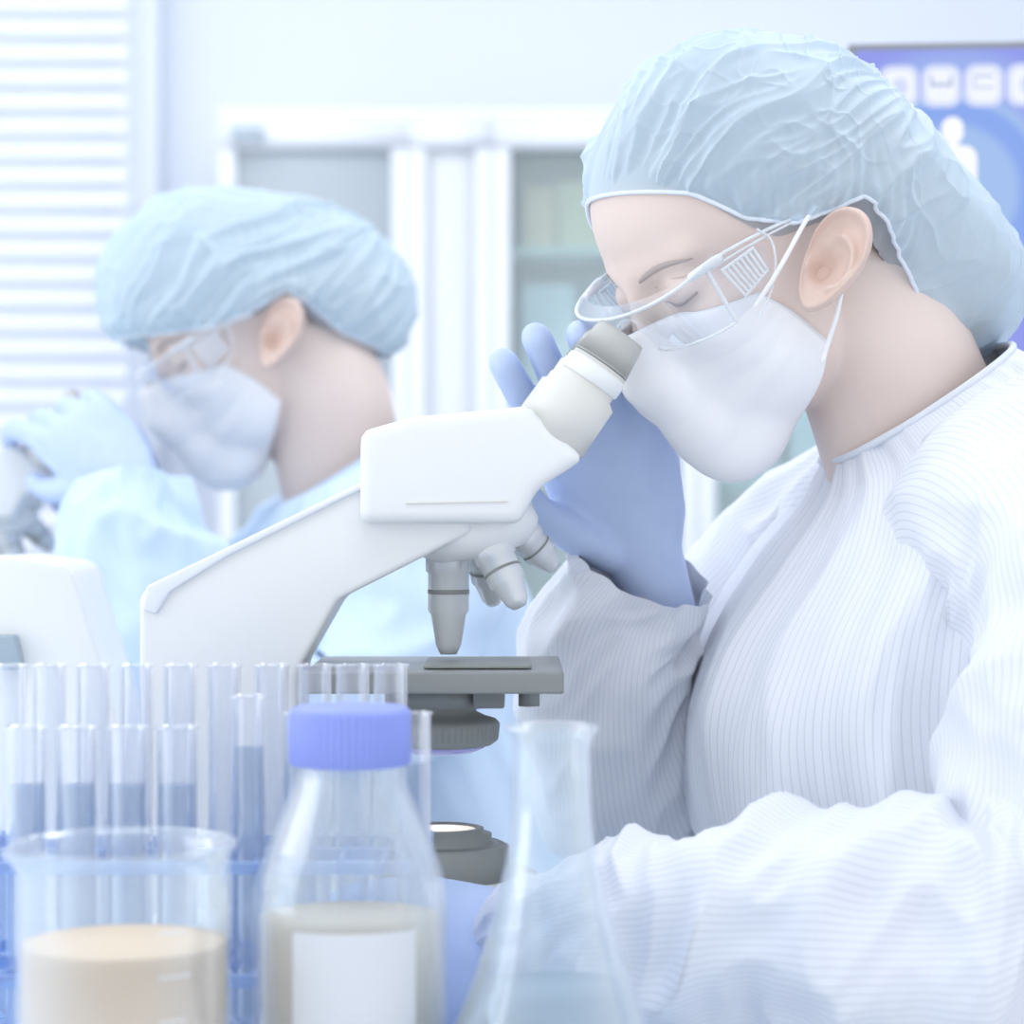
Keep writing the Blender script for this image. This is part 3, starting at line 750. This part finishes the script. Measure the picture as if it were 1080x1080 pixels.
def person_head(t, fr, tube_pts, capell, cutpts, capc, capmat, seed, ear_up, ear_back, ear_c, ears=True, vox=0.0022, extra=(), fwd_amp=1.0):
    # head surface
    az = np.linspace(-np.pi, np.pi, 200, endpoint=False); el = np.linspace(-np.pi / 2 + 1e-3, np.pi / 2 - 1e-3, 150)
    A, E = np.meshgrid(az, el, indexing='ij'); d = sph(A, E)
    r = star(d, head_sdf, 160, 60)
    hm = recalc(grid(fr.w(d * r[..., None]), True, True, True))
    body = fuse([hm] + [tube(p, rr_, 28, 40) for p, rr_ in tube_pts] + list(extra), vox, 5)
    bo = link('body', body, SKIN, t)
    # bouffant cap: star surface round capc, cut along the elastic
    capc = np.array(capc, float)
    def csdf(p):
        dd = None
        for (c_, r_, k_) in capell:
            e_ = ell(p, c_, r_); dd = e_ if dd is None else smin(dd, e_, k_)
        return dd
    cp = np.array(cutpts, float); o_ = np.argsort(cp[:, 0]); cp = cp[o_]
    def cover(off, na, nv, wr, extra_cut=0.0):
        az = np.linspace(-np.pi, np.pi, na, endpoint=False)
        ph = np.linspace(0.0, math.radians(158), 240)
        A, Ph = np.meshgrid(az, ph, indexing='ij')
        d = sph(A, np.pi / 2 - Ph)
        r = star(d, csdf, 300, 70, capc) + off
        P = capc + d * r[..., None]
        cut = np.interp(P[..., 0], cp[:, 0], cp[:, 1]) - extra_cut * np.clip((42 - P[..., 0]) / 14, -1, 1) - 0.5 * np.maximum(0, -P[..., 1] - 28) * (P[..., 0] > 0)
        below = P[..., 2] < cut
        idx = np.where(below.any(1), below.argmax(1), len(ph) - 1)
        phc = ph[idx]
        for i in range(len(az)):                        # refine crossing
            j = idx[i]
            if 0 < j < len(ph):
                d0 = P[i, j - 1, 2] - cut[i, j - 1]; d1 = P[i, j, 2] - cut[i, j]
                if d0 > 0 > d1: phc[i] = ph[j - 1] + (ph[j] - ph[j - 1]) * d0 / (d0 - d1)
        k5 = np.ones(5) / 5
        phc = np.convolve(np.concatenate([phc[-2:], phc, phc[:2]]), k5, 'valid')
        v = np.linspace(0.0, 1, nv)
        PH = phc[:, None] * v[None]
        A2 = np.repeat(az[:, None], nv, 1)
        d = sph(A2, np.pi / 2 - PH)
        rr0 = np.stack([np.interp(PH[i], ph, r[i]) for i in range(len(az))])
        P = capc + d * rr0[..., None]
        if wr: rr0 = wr(P, A2, v[None], rr0)
        for _ in range(3):                              # the fabric lies on the head, never inside it
            q = (capc + d * rr0[..., None]) @ fr.H @ fr.R.T
            rr0 = rr0 + np.maximum(0, 1.6 + off * 0.08 - head_sdf(q, False)) * (PH > 0.5)
        return capc + d * rr0[..., None]
    def wrinkle(P, A, v, r):
        q = P.copy()
        # long folds running from the elastic back over the crown
        a45 = math.radians(38)
        B = np.arctan2(P[..., 1], (P[..., 0] + 10) * math.sin(a45) + (P[..., 2] - 20) * math.cos(a45))
        T_ = P[..., 0] * -math.cos(a45) + P[..., 2] * math.sin(a45)
        wp = nz(P, 0.012, seed + 3)
        sh_ = lambda x, e_: np.clip(1 - np.abs(x), 0, 1) ** e_
        q1 = np.stack([B * 3.2 + 0.9 * wp, T_ * 0.006, A * 0], -1)
        q2 = np.stack([B * 8.0 + 1.6 * wp, T_ * 0.012, A * 0], -1)
        s1 = sh_(nz(q1, 1.0, seed) * 2.2, 1.6); s2 = sh_(nz(q2, 1.0, seed + 9) * 2.2, 1.6)
        s3 = sh_(nz(P, 0.022, seed + 4) * 3.2, 3.0); s4 = sh_(nz(P + 8 * nz(P, 0.03)[..., None], 0.045, seed + 7) * 3.5, 4.0)
        edge = np.clip((v - 0.45) / 0.55, 0, 1)
        mask_ = 0.5 + 0.5 * np.clip(nz(P, 0.012, seed + 20) * 3, -1, 1)
        r = r + fwd_amp * (5.0 * (s1 - 0.4) + 2.4 * (s2 - 0.4) + 2.4 * (s3 - 0.2) + 1.0 * mask_ * (s4 - 0.1)) * np.where(P[..., 0] < -60, 0.75, 1.0) * np.clip(v * 5, 0, 1)
        r = r + edge ** 3 * 1.0 * np.sin(A * 60 + 3 * nz(P, 0.02)) * (P[..., 0] > -60)
        return r - 4.0 * np.clip((v - 0.93) / 0.07, 0, 1) ** 2
    Pc = cover(0, 640, 200, wrinkle)
    link('bouffant_cap', grid(fr.h(Pc), True), capmat, t)
    edge = fr.h(Pc[:, -1])
    T = np.concatenate([edge, edge[:1]])
    link('cap_elastic', tube(T[::3], 0.0013, 8, caps=False), mat('cap_elastic', (226, 234, 246), 0.7), C.objects[-1] if False else t)
    # hair under the cap, showing a little below it
    def hw(P, A, v, r): return r + 1.2 * np.sin(A * 90 + 4 * nz(P, 0.02)) - 5 * np.clip((v - 0.8) / 0.2, 0, 1) ** 2
    Ph_ = cover(-13, 200, 60, hw, 6.0)
    link('hair', grid(fr.h(Ph_), True), HAIR, t)
    # eyebrows, lashes
    def on_head(l, u, off=0.6):
        pt = []
        for a, b_ in zip(l, u):
            best = None
            f = np.arange(30, 130, 0.25); pp = np.stack([f, np.full_like(f, a), np.full_like(f, b_)], -1)
            v = head_sdf(pp); k = np.where(v < 0)[0].max()
            pt.append((f[k] + off, a, b_))
        return np.array(pt)
    for sgn in (1, -1):
        l = sgn * np.linspace(14, 50, 14); u = 30 + 5 * np.sin(np.linspace(0.1, 2.5, 14)) - np.linspace(0, 1, 14) ** 2 * 2
        rows = []
        for k, wd in enumerate((-1, -0.5, 0, 0.5, 1)):
            wid = 3.6 * np.sin(np.linspace(0.5, 3.0, 14)) ** 0.7
            rows.append(on_head(l, u + wd * wid * 0.5, 0.9 - 0.5 * abs(wd)))
        link('eyebrow', grid(fr.w(np.array(rows))), mat('eyebrow_hair', (186, 174, 172), 0.9, 0.1), t)
        l = sgn * np.linspace(18, 45, 12); u = 12.5 - 3 * np.sin(np.linspace(0, math.pi, 12))
        ep = on_head(l, u, 0.5)
        link('eyelashes', tube(fr.w(ep), 0.0008, 6), mat('lashes', (164, 154, 154), 0.8), t)
        ep = on_head(sgn * np.linspace(17, 44, 12), 23 + 2.5 * np.sin(np.linspace(0, math.pi, 12)), 0.1)
        link('eyelid_crease', tube(fr.w(ep), 0.0005, 6), mat('lid_crease', (206, 188, 182), 0.8), t)
    # mask
    ms, mt = 90, 60
    S, Tt = np.meshgrid(np.linspace(-1, 1, ms), np.linspace(0, 1, mt), indexing='ij')
    al = np.radians(S * (52 + 17 * Tt)); top = 4 - 8 * S ** 2; bot = -64 + 21 * S ** 2
    e_ = np.radians(top + (bot - top) * Tt); d = sph(al, e_)
    soft = lambda p: smin(head_sdf(p), capsule(p, (95, 0, 0), (86, 0, -80), 14, 16), 26)
    r = star(d, soft, 180, 60) + 3.5
    ple = np.abs(((Tt * 5) % 1) - 0.5) * 2
    r = r + 2.2 * ple * np.sin(np.clip(Tt * 1.15, 0, 1) * np.pi) * np.clip(1.2 - S ** 2, 0, 1) + 1.0 * nz(d * 40, 0.1, seed) * 2
    mk = link('face_mask', evaluated(grid(fr.w(d * r[..., None])), [('SOLIDIFY', dict(thickness=0.0012))]), MASK, t)
    M = fr.w(d * r[..., None])
    link('mask_hem', joinmesh([tube(M[:, 0], 0.0012, 6), tube(M[0, :], 0.0012, 6), tube(M[-1, :], 0.0012, 6)]), WHITE, mk)
    # goggles
    l = np.linspace(-1, 1, 60)
    def gog(top):
        ll = 70 * np.sin(l * math.pi / 2 * 0.98)
        f = 108 - 34 * np.abs(l) ** 2.4
        u = (20 + 8 * np.abs(l) ** 1.5) if top else (-9 + 9 * np.exp(-(l / 0.16) ** 2) + 0 * np.abs(l))
        return np.stack([f - (0 if top else 8 * (1 - l ** 2)), ll, u], -1)
    a_, b2 = gog(True), gog(False)
    G = np.stack([a_ + (b2 - a_) * k for k in np.linspace(0, 1, 8)], 1)
    gg = link('goggle_lens', grid(fr.w(G)), GOG, t)
    link('goggle_rim', joinmesh([tube(fr.w(a_), 0.0011, 8), tube(fr.w(b2), 0.0009, 8), tube(fr.w(np.stack([a_[::-1][0] , b2[-1]])), 0.0012, 8), tube(fr.w(np.stack([a_[0], b2[0]])), 0.0012, 8)]), GOGE, gg)
    br = []
    flange = np.stack([a_, a_ + np.stack([-11 * np.ones(60), 0 * l, 3 + 0 * l], -1)], 1)
    link('brow_guard', grid(fr.w(flange)), GOG, gg)
    for sgn in (1, -1):
        arm = [(75, sgn * 69, 28), (60, sgn * 74, 28.5), (35, sgn * 78, 26), (10, sgn * 80, 21.5)]
        arm2 = [(75, sgn * 69, 24), (60, sgn * 74, 24.5), (35, sgn * 78, 23), (10, sgn * 80, 20)]
        link('temple_arm', joinmesh([tube(fr.w(np.array(arm)), 0.0009, 8, 20), tube(fr.w(np.array(arm2)), 0.0007, 8, 20)]), GOGE, gg)
        link('hinge', joinmesh([tube(fr.w(np.array([(82, sgn * 65, 26), (74, sgn * 69.5, 27), (66, sgn * 73, 27.5)])), 0.0026, 10, 12)]), GOGE, gg)
        sh = np.array([[(74, sgn * 69, 26), (71, sgn * 68, -9)], [(62, sgn * 73.5, 27), (62, sgn * 72, -7)], [(46, sgn * 77, 24), (50, sgn * 75, -3)], [(38, sgn * 78, 20), (42, sgn * 77, 4)]], float)
        link('side_shield', grid(fr.w(sh)), GOG, gg)
        link('shield_edge', tube(fr.w(np.array([(38, sgn * 78.4, 29), (34, sgn * 79, 20), (38, sgn * 78.8, 8), (48, sgn * 77, -4), (62, sgn * 74, -14)])), 0.0007, 8, 24), GOGE, gg)
        vb = []
        corners = [(68.3, 21.1), (46.8, 22.0), (45.7, 6.9), (63.8, 1.3)]
        cc = [fr.w(np.array((a2, sgn * (79.5 - (a2 - 45) * 0.2), b3))) for a2, b3 in corners]
        for k in range(4): vb.append(tube([cc[k], cc[(k + 1) % 4]], 0.0009, 6))
        for k in range(1, 7):
            u_ = k / 7
            vb.append(tube([cc[0] + (cc[1] - cc[0]) * u_, cc[3] + (cc[2] - cc[3]) * u_], 0.0009, 6))
        link('vent_slats', joinmesh(vb), GOGE, gg)
    # ear: bowl, folds and rim
    if ears:
        up = np.array(ear_up, float); up /= np.linalg.norm(up); bk_ = np.array(ear_back, float); bk_ -= up * bk_.dot(up); bk_ /= np.linalg.norm(bk_)
        nn = np.cross(bk_, up); nn = nn if nn[1] < 0 else -nn
        na, nr = 96, 40
        a = np.linspace(0, 2 * np.pi, na, endpoint=False); rho = np.linspace(0, 1, nr)
        Aa, Rr = np.meshgrid(a, rho, indexing='ij')
        # outline: broad at the top, narrowing to the lobe
        oy = 32 * np.sin(a); ox = 19 * np.cos(a) * (1 + 0.16 * np.sin(a)) + 3.5 * np.sin(a) - 1.5 * (np.sin(a) < 0) * np.sin(a) * -2.0
        ox = np.where(np.cos(a) < 0, ox * 0.86, ox)
        X = Rr * ox[:, None]; Y = Rr * oy[:, None]
        X = X - (1 - Rr) * 4; Y = Y - (1 - Rr) * 3
        g = lambda x, s_: np.exp(-(x / s_) ** 2)
        rim = g(Rr - 0.92, 0.085) * 6.0 * (0.35 + 0.65 * (np.cos(Aa - 0.9) > -0.55) * np.clip((np.cos(Aa - 0.9) + 0.55) / 0.4, 0, 1))
        anti = g(np.hypot(X - 1, (Y + 1) * 0.72) - 11.0, 2.4) * 5.0 * (np.clip((X + 4) / 6, 0, 1))
        conch = -9.5 * g(np.hypot((X + 2.5) / 8.5, (Y + 3) / 10.5), 1.0) - 7.0 * g(np.hypot((X + 6) / 4, (Y + 9) / 5), 1.0)
        fossa = -2.5 * g(np.hypot((X - 1) / 7, (Y - 17) / 5), 1.0)
        tragus = 5 * g(np.hypot((X + 13) / 3.2, (Y + 5) / 5.5), 1.0)
        lobe = 2.5 * g(np.hypot((X + 4) / 8, (Y + 24) / 6), 1.0)
        Wd = rim + anti + conch + fossa + tragus + lobe + 0.16 * X + 4
        Wd = Wd - 3.5 * np.clip((Rr - 0.95) / 0.05, 0, 1) ** 2
        E_ = np.array(ear_c) + fr.k * (X[..., None] * bk_ + Y[..., None] * up + Wd[..., None] * nn)
        back = np.array(ear_c) + fr.k * ((X[:, ::-1] * 0.97)[..., None] * bk_ + (Y[:, ::-1] * 0.97)[..., None] * up + ((0.16 * X - 2.2 - 5 * (1 - Rr))[:, ::-1])[..., None] * nn)
        em = recalc(grid(np.concatenate([E_, back], 1), True))
        em = evaluated(em, [('SMOOTH', dict(factor=0.5, iterations=2))])
        link('ear', em, mat('ear_skin', (228, 204, 193), 0.5, 0.25), t)
    return bo, M

# ---- hands
def make_hand(name, wrist, dirv, palm_n, mat_, t, side=1, curl=(0.5, 0.5, 0.5, 0.5), thumb=0.5, scale=1.0, spread=1.0, cuffdir=None):
    W = np.array(wrist, float); Dv = np.array(dirv, float); Dv /= np.linalg.norm(Dv)
    N_ = np.array(palm_n, float); N_ -= Dv * N_.dot(Dv); N_ /= np.linalg.norm(N_)
    S_ = np.cross(Dv, N_) * side                         # towards the thumb
    k = scale
    L = lambda a, b_, c_: W + k * (Dv * a + S_ * b_ + N_ * c_)
    ms = []
    # palm: stacked ellipse loft
    rows = []
    for (a, hw_, th) in ((-0.045, 0.018, 0.016), (0.0, 0.024, 0.017), (0.02, 0.034, 0.015), (0.05, 0.041, 0.014), (0.078, 0.042, 0.012), (0.090, 0.036, 0.009)):
        an = np.linspace(0, 2 * np.pi, 28, endpoint=False)
        rows.append(np.array([L(a, hw_ * math.cos(x), th * math.sin(x)) for x in an]))
    ms.append(recalc(grid(np.stack(rows, 1), True, True, True)))
    for i, (off, ln) in enumerate(((0.030, 0.072), (0.010, 0.080), (-0.011, 0.075), (-0.030, 0.060))):
        c_ = curl[i]; p = L(0.080, off, 0); pts = [L(0.055, off * 0.85, 0), p]; ang = 0.12
        dv = Dv + S_ * off * 3.0 * spread
        for seg, f in ((0.45, 0.7), (0.30, 1.0), (0.25, 0.8)):
            for h_ in range(3):
                ang += c_ * f / 3
                v_ = (dv * math.cos(ang) + N_ * math.sin(ang)); v_ /= np.linalg.norm(v_)
                p = p + k * ln * seg / 3 * v_; pts.append(p)
        rad = np.linspace(0.0104, 0.0090, len(pts)) * k
        ms.append(tube(pts, rad, 16, 30))
    tp = [L(0.012, 0.016, 0.004), L(0.035, 0.036, 0.010), L(0.055, 0.050 - 0.01 * thumb, 0.016 + 0.02 * thumb), L(0.075, 0.054 - 0.025 * thumb, 0.022 + 0.04 * thumb)]
    ms.append(tube(tp, np.array([0.014, 0.0125, 0.0105, 0.0085]) * k, 16, 24))
    return link(name, fuse(ms, 0.002, 3), mat_, t)

# ---- sleeves and gown
def cloth_tube(pts, rad, n, nseg, amp, seed, flat=1.0, sag=0.0, caps=False):
    def dp(P):
        c = P.mean(0, keepdims=True); d = P - c; rr_ = np.linalg.norm(d, axis=-1, keepdims=True) + 1e-9; d = d / rr_
        na, nv = P.shape[:2]
        A = np.repeat(np.linspace(0, 2 * np.pi, na, endpoint=False)[:, None], nv, 1)
        V_ = np.repeat(np.linspace(0, 1, nv)[None], na, 0)
        per = np.stack([np.cos(A) * 1.0, np.sin(A) * 1.0, V_ * 7 + 0.6 * np.sin(A + seed)], -1)
        f = 1.1 * (ridge(per, 0.75, seed) - 0.5) + 0.45 * (ridge(per, 2.0, seed + 3) - 0.5)
        f = f + 0.15 * np.sin(V_ * 22 + 2.2 * np.cos(A * 1 + seed) + 3 * nz(per, 0.5, seed)) * (0.6 + 0.4 * np.sin(A))
        P = P + amp * f[..., None] * d
        if sag: P[..., 2] -= sag * (np.sin(V_ * np.pi) * (0.5 - 0.5 * d[..., 2]))
        return P
    me = tube(pts, rad, nseg, n, caps=caps, flat=flat, disp=dp)
    return me
def torso(rings, n, nseg, amp, seed):
    """rings: cx, cy, z, a (front-back), b (side), tilt, yaw"""
    q = spline(rings, n)
    P = np.zeros((nseg, n, 3))
    ang = np.linspace(0, 2 * np.pi, nseg, endpoint=False)
    for j, (cx, cy, z, a, b_, ti, yw) in enumerate(q):
        F = np.array([-math.cos(yw) * math.cos(ti), -math.sin(yw) * math.cos(ti), -math.sin(ti)]); L = np.array([math.sin(yw), -math.cos(yw), 0])
        ca, sa = np.cos(ang), np.sin(ang)
        ca, sa = np.sign(ca) * np.abs(ca) ** 0.85, np.sign(sa) * np.abs(sa) ** 0.85
        P[:, j] = np.array([cx, cy, z]) + a * ca[:, None] * F + b_ * sa[:, None] * L
    c = P.mean(0, keepdims=True); d = P - c; d /= np.linalg.norm(d, axis=-1, keepdims=True)
    A = np.repeat(ang[:, None], n, 1)
    per = np.stack([np.cos(A) * 2.6, np.sin(A) * 2.6, P[..., 2] * 5], -1)
    f = (ridge(per, 1.0, seed) - 0.5) + 0.4 * (ridge(per, 2.2, seed + 5) - 0.5)
    w_ = np.clip((1.0 - np.arange(n) / (n - 1)) * 6, 0.12, 1)[None]
    P = P + amp * (f * w_)[..., None] * d
    return recalc(grid(P, True)), P

# ============ near worker
pw = thing('person', 'person in pinstriped white gown, clear goggles and blue bouffant cap looking into the near microscope', 'person', (0.38, 1.42, 0.0))
HC = at(800, 266, 1.37)
fr = Frame(HC, 25, 34, scale=0.00096)
neckb = np.array([0.243, 1.40, 1.18])
nb = at(905, 330, 1.375)
skull = at(862, 262, 1.385)
body_tubes = [
    ([(0.262, 1.41, 1.12), (0.252, 1.405, 1.175), (0.235, 1.395, 1.215), tuple(at(918, 350, 1.385)), tuple(at(872, 285, 1.385))], [0.075, 0.066, 0.056, 0.052, 0.050]),
    ([(0.38, 1.42, 0.66), (0.35, 1.41, 0.82), (0.29, 1.40, 0.98), (0.26, 1.40, 1.10), (0.265, 1.41, 1.13)], [0.115, 0.105, 0.105, 0.09, 0.07]),
    ([(0.26, 1.36, 1.14), (0.278, 1.27, 1.15), (0.294, 1.22, 1.12), (0.288, 1.19, 1.06), (0.262, 1.165, 0.985), (0.215, 1.162, 0.963), (0.12, 1.185, 0.957), (0.01, 1.225, 0.950)], [0.05, 0.045, 0.042, 0.037, 0.033, 0.030, 0.026, 0.018]),
    ([(0.25, 1.44, 1.14), (0.24, 1.54, 1.16), (0.15, 1.54, 1.06), (0.075, 1.52, 0.99), (0.065, 1.47, 1.06), tuple(at(678, 650, 1.435))], [0.05, 0.045, 0.040, 0.034, 0.028, 0.020]),
    ([(0.38, 1.33, 0.68), (0.22, 1.33, 0.66), (0.08, 1.34, 0.64), (0.06, 1.34, 0.62), (0.08, 1.34, 0.40), (0.10, 1.34, 0.16), (0.06, 1.34, 0.12), (0.0, 1.34, 0.11)], [0.085, 0.075, 0.058, 0.055, 0.048, 0.034, 0.032, 0.026]),
    ([(0.38, 1.51, 0.68), (0.22, 1.51, 0.66), (0.08, 1.50, 0.64), (0.06, 1.50, 0.62), (0.08, 1.50, 0.40), (0.10, 1.50, 0.16), (0.06, 1.50, 0.12), (0.0, 1.50, 0.11)], [0.085, 0.075, 0.058, 0.055, 0.048, 0.034, 0.032, 0.026]),
]
CUT = [(-240, -76), (-128, -76), (-84, -44), (-50, -4), (-20, 25), (2, 15), (26, 7), (53, 9), (80, 24), (110, 28)]
person_head(pw, fr, body_tubes,
            [((8, 0, 37), (99, 86, 92), 30), ((-38, 0, 28), (88, 82, 86), 30), ((-112, 6, -12), (72, 60, 58), 46)],
            CUT, (-22, 0, 30), CAPM, 2.3, (0.27, 0.0, 0.96), (0.93, -0.28, -0.2), at(879, 275, 1.298), vox=0.0024)
# mask loops round the ear
def strap(pts): return tube([at(*p) for p in pts], 0.0013, 8, 24, flat=1.0)
link('mask_loop', joinmesh([strap([(797, 322, 1.287), (822, 283, 1.285), (848, 236, 1.288), (860, 218, 1.296)]),
                            strap([(887, 310, 1.298), (882, 335, 1.300), (874, 360, 1.305), (868, 380, 1.305)])]), MASK, pw)
# gown
rings = [(0.38, 1.42, 0.50, 0.19, 0.20, 0, 0.1), (0.38, 1.42, 0.66, 0.17, 0.19, 0, 0.1), (0.34, 1.41, 0.82, 0.155, 0.17, 0, 0.12), (0.275, 1.40, 0.96, 0.150, 0.17, 0.05, 0.14), (0.255, 1.40, 1.05, 0.152, 0.172, 0.1, 0.15),
         (0.25, 1.40, 1.11, 0.135, 0.175, 0.15, 0.15), (0.252, 1.40, 1.165, 0.105, 0.165, 0.25, 0.15), (0.250, 1.40, 1.205, 0.078, 0.115, 0.40, 0.12), (0.243, 1.398, 1.226, 0.066, 0.076, 0.52, 0.1), (0.238, 1.397, 1.232, 0.063, 0.068, 0.58, 0.1)]
gm, GP = torso(rings, 120, 300, 0.010, 1.7)
gown = link('gown', gm, GOWNT, pw)
link('gown_collar', tube(np.concatenate([GP[:, -1], GP[:1, -1]])[::6], 0.0022, 8, caps=False), mat('gown_hem', (226, 231, 241), 0.8), gown)
# left sleeve (towards the camera): shoulder, upper arm, elbow, long baggy forearm
ls = joinmesh([cloth_tube([(0.262, 1.37, 1.13), (0.283, 1.28, 1.160), (0.300, 1.215, 1.135), (0.292, 1.185, 1.07), (0.266, 1.168, 0.99), (0.25, 1.165, 0.965)],
                [0.055, 0.074, 0.072, 0.070, 0.064, 0.055], 140, 170, 0.011, 5.2, caps=True),
               cloth_tube([(0.265, 1.150, 0.975), (0.22, 1.155, 0.963), (0.13, 1.180, 0.962), (0.06, 1.202, 0.952), (0.012, 1.218, 0.944)],
                [0.050, 0.063, 0.058, 0.048, 0.030], 150, 170, 0.012, 2.9, sag=0.012, caps=True)])
link('sleeve', ls, GOWNS, gown)
rs = cloth_tube([(0.25, 1.46, 1.15), (0.22, 1.53, 1.14), (0.15, 1.54, 1.07), (0.085, 1.52, 1.005), (0.068, 1.49, 1.02), (0.062, 1.45, 1.09), tuple(at(678, 598, 1.428))],
                [0.075, 0.075, 0.070, 0.066, 0.060, 0.052, 0.040], 180, 150, 0.010, 8.4)
link('sleeve', rs, GOWNS, gown)
make_hand('glove', tuple(at(680, 590, 1.43)), at(590, 352, 1.402) - at(680, 590, 1.43), (-0.1, -1.0, 0.0), GLOVE, pw, side=-1, curl=(0.22, 0.22, 0.28, 0.35), thumb=0.1, spread=0.9, scale=1.0)
make_hand('glove', (0.010, 1.220, 0.944), (-0.9, 0.10, -0.05), (0.05, 0.8, -0.5), GLOVE, pw, side=1, curl=(0.7, 0.8, 0.8, 0.9), thumb=0.4)

# ============ far worker
pf = thing('person', 'blurred person in pale blue gown and bouffant cap bending to the microscope at left edge', 'person', (-0.02, 2.1, 0.0))
HF = at(270, 355, 2.1)
ff = Frame(HF, 18, 30)
o_ = np.array([-0.385, 0.70, 0.0])
sh = lambda L_: [tuple(np.array(p) + o_) for p in L_]
ft = [([(-0.115, 2.13, 1.10), (-0.13, 2.12, 1.16), (-0.15, 2.11, 1.20), tuple(at(342, 410, 2.1)), tuple(at(300, 360, 2.1))], [0.08, 0.07, 0.058, 0.055, 0.052])]
for p_, r_ in body_tubes[1:]: ft.append((sh(p_), r_))
ft[2] = ([(-0.12, 2.06, 1.12), (-0.10, 1.98, 1.13), (-0.11, 1.93, 1.04), (-0.165, 1.90, 0.985), (-0.25, 1.90, 1.05), (-0.29, 1.91, 1.10), (-0.30, 1.915, 1.115)], [0.05, 0.045, 0.042, 0.037, 0.033, 0.024, 0.018])
CUTF = [(-230, -20), (-110, -16), (-60, 0), (-30, 22), (-8, 34), (16, 18), (50, 2), (80, -4), (120, -6)]
person_head(pf, ff, ft,
            [((30, 0, 38), (108, 86, 92), 30), ((-40, 0, 38), (90, 80, 84), 30), ((-72, 0, 22), (66, 58, 60), 36)],
            CUTF, (-10, 0, 36), CAPM2, 12.8, (0.2, 0.0, 0.97), (0.95, -0.2, -0.1), at(296, 352, 2.02), vox=0.004, fwd_amp=1.2)
rf = [(a + o_[0], b_ + o_[1], c_, d_, e2, f2, g2) for a, b_, c_, d_, e2, f2, g2 in rings]
rf[-1] = (-0.135, 2.11, 1.215, 0.068, 0.075, 0.55, 0.1); rf[-2] = (-0.13, 2.11, 1.205, 0.075, 0.085, 0.5, 0.1)
gm, GP = torso(rf, 70, 140, 0.010, 6.1)
gw = link('gown', gm, GOWNB, pf)
link('sleeve', cloth_tube([(-0.12, 2.08, 1.12), (-0.09, 2.0, 1.12), (-0.10, 1.94, 1.05), (-0.15, 1.90, 0.995), (-0.22, 1.90, 1.03), (-0.30, 1.915, 1.12), tuple(at(140, 510, 1.935))], [0.075, 0.078, 0.075, 0.072, 0.07, 0.062, 0.042], 110, 90, 0.012, 3.3), GOWNB, gw)
link('sleeve', cloth_tube([tuple(np.array(p) + o_) for p in [(0.25, 1.46, 1.15), (0.22, 1.53, 1.14), (0.15, 1.54, 1.07), (0.085, 1.52, 1.005), (0.068, 1.49, 1.02), (0.062, 1.45, 1.09), (0.055, 1.42, 1.14)]], [0.075, 0.075, 0.070, 0.066, 0.060, 0.050, 0.036], 90, 80, 0.010, 4.4), GOWNB, gw)
make_hand('glove', tuple(at(140, 515, 1.935)), at(70, 440, 1.97) - at(140, 515, 1.935), (-0.3, 0.9, -0.3), GLOVE, pf, side=1, curl=(0.5, 0.7, 0.8, 0.9), thumb=0.3)
make_hand('glove', (-0.33, 2.12, 1.14), (-0.35, 0, 0.9), (-0.3, -1, 0), GLOVE, pf, side=-1, curl=(0.9, 1.0, 1.1, 1.2), thumb=0.4)

# ------------------------------------------------------------------ stools
def stool(x, y, label):
    t = thing('lab_stool', label, 'stool', (x, y, 0))
    link('seat', lathe([(0, 0.50), (0.16, 0.50), (0.17, 0.51), (0.17, 0.54), (0.15, 0.555), (0, 0.555)], (x, y, 0), 48), mat('stool_vinyl', (196, 206, 220), 0.5), t)
    link('column', lathe([(0, 0.04), (0.026, 0.04), (0.026, 0.50), (0, 0.50)], (x, y, 0), 24), STEEL, t)
    for k in range(5):
        a = 2 * math.pi * k / 5
        link('leg', tube([(x, y, 0.06), (x + 0.25 * math.cos(a), y + 0.25 * math.sin(a), 0.025)], [0.018, 0.012], 10), STEEL, t)
stool(0.40, 1.42, 'round grey stool under the near worker in the white gown')
stool(0.015, 2.12, 'round grey stool under the far worker in the blue gown')
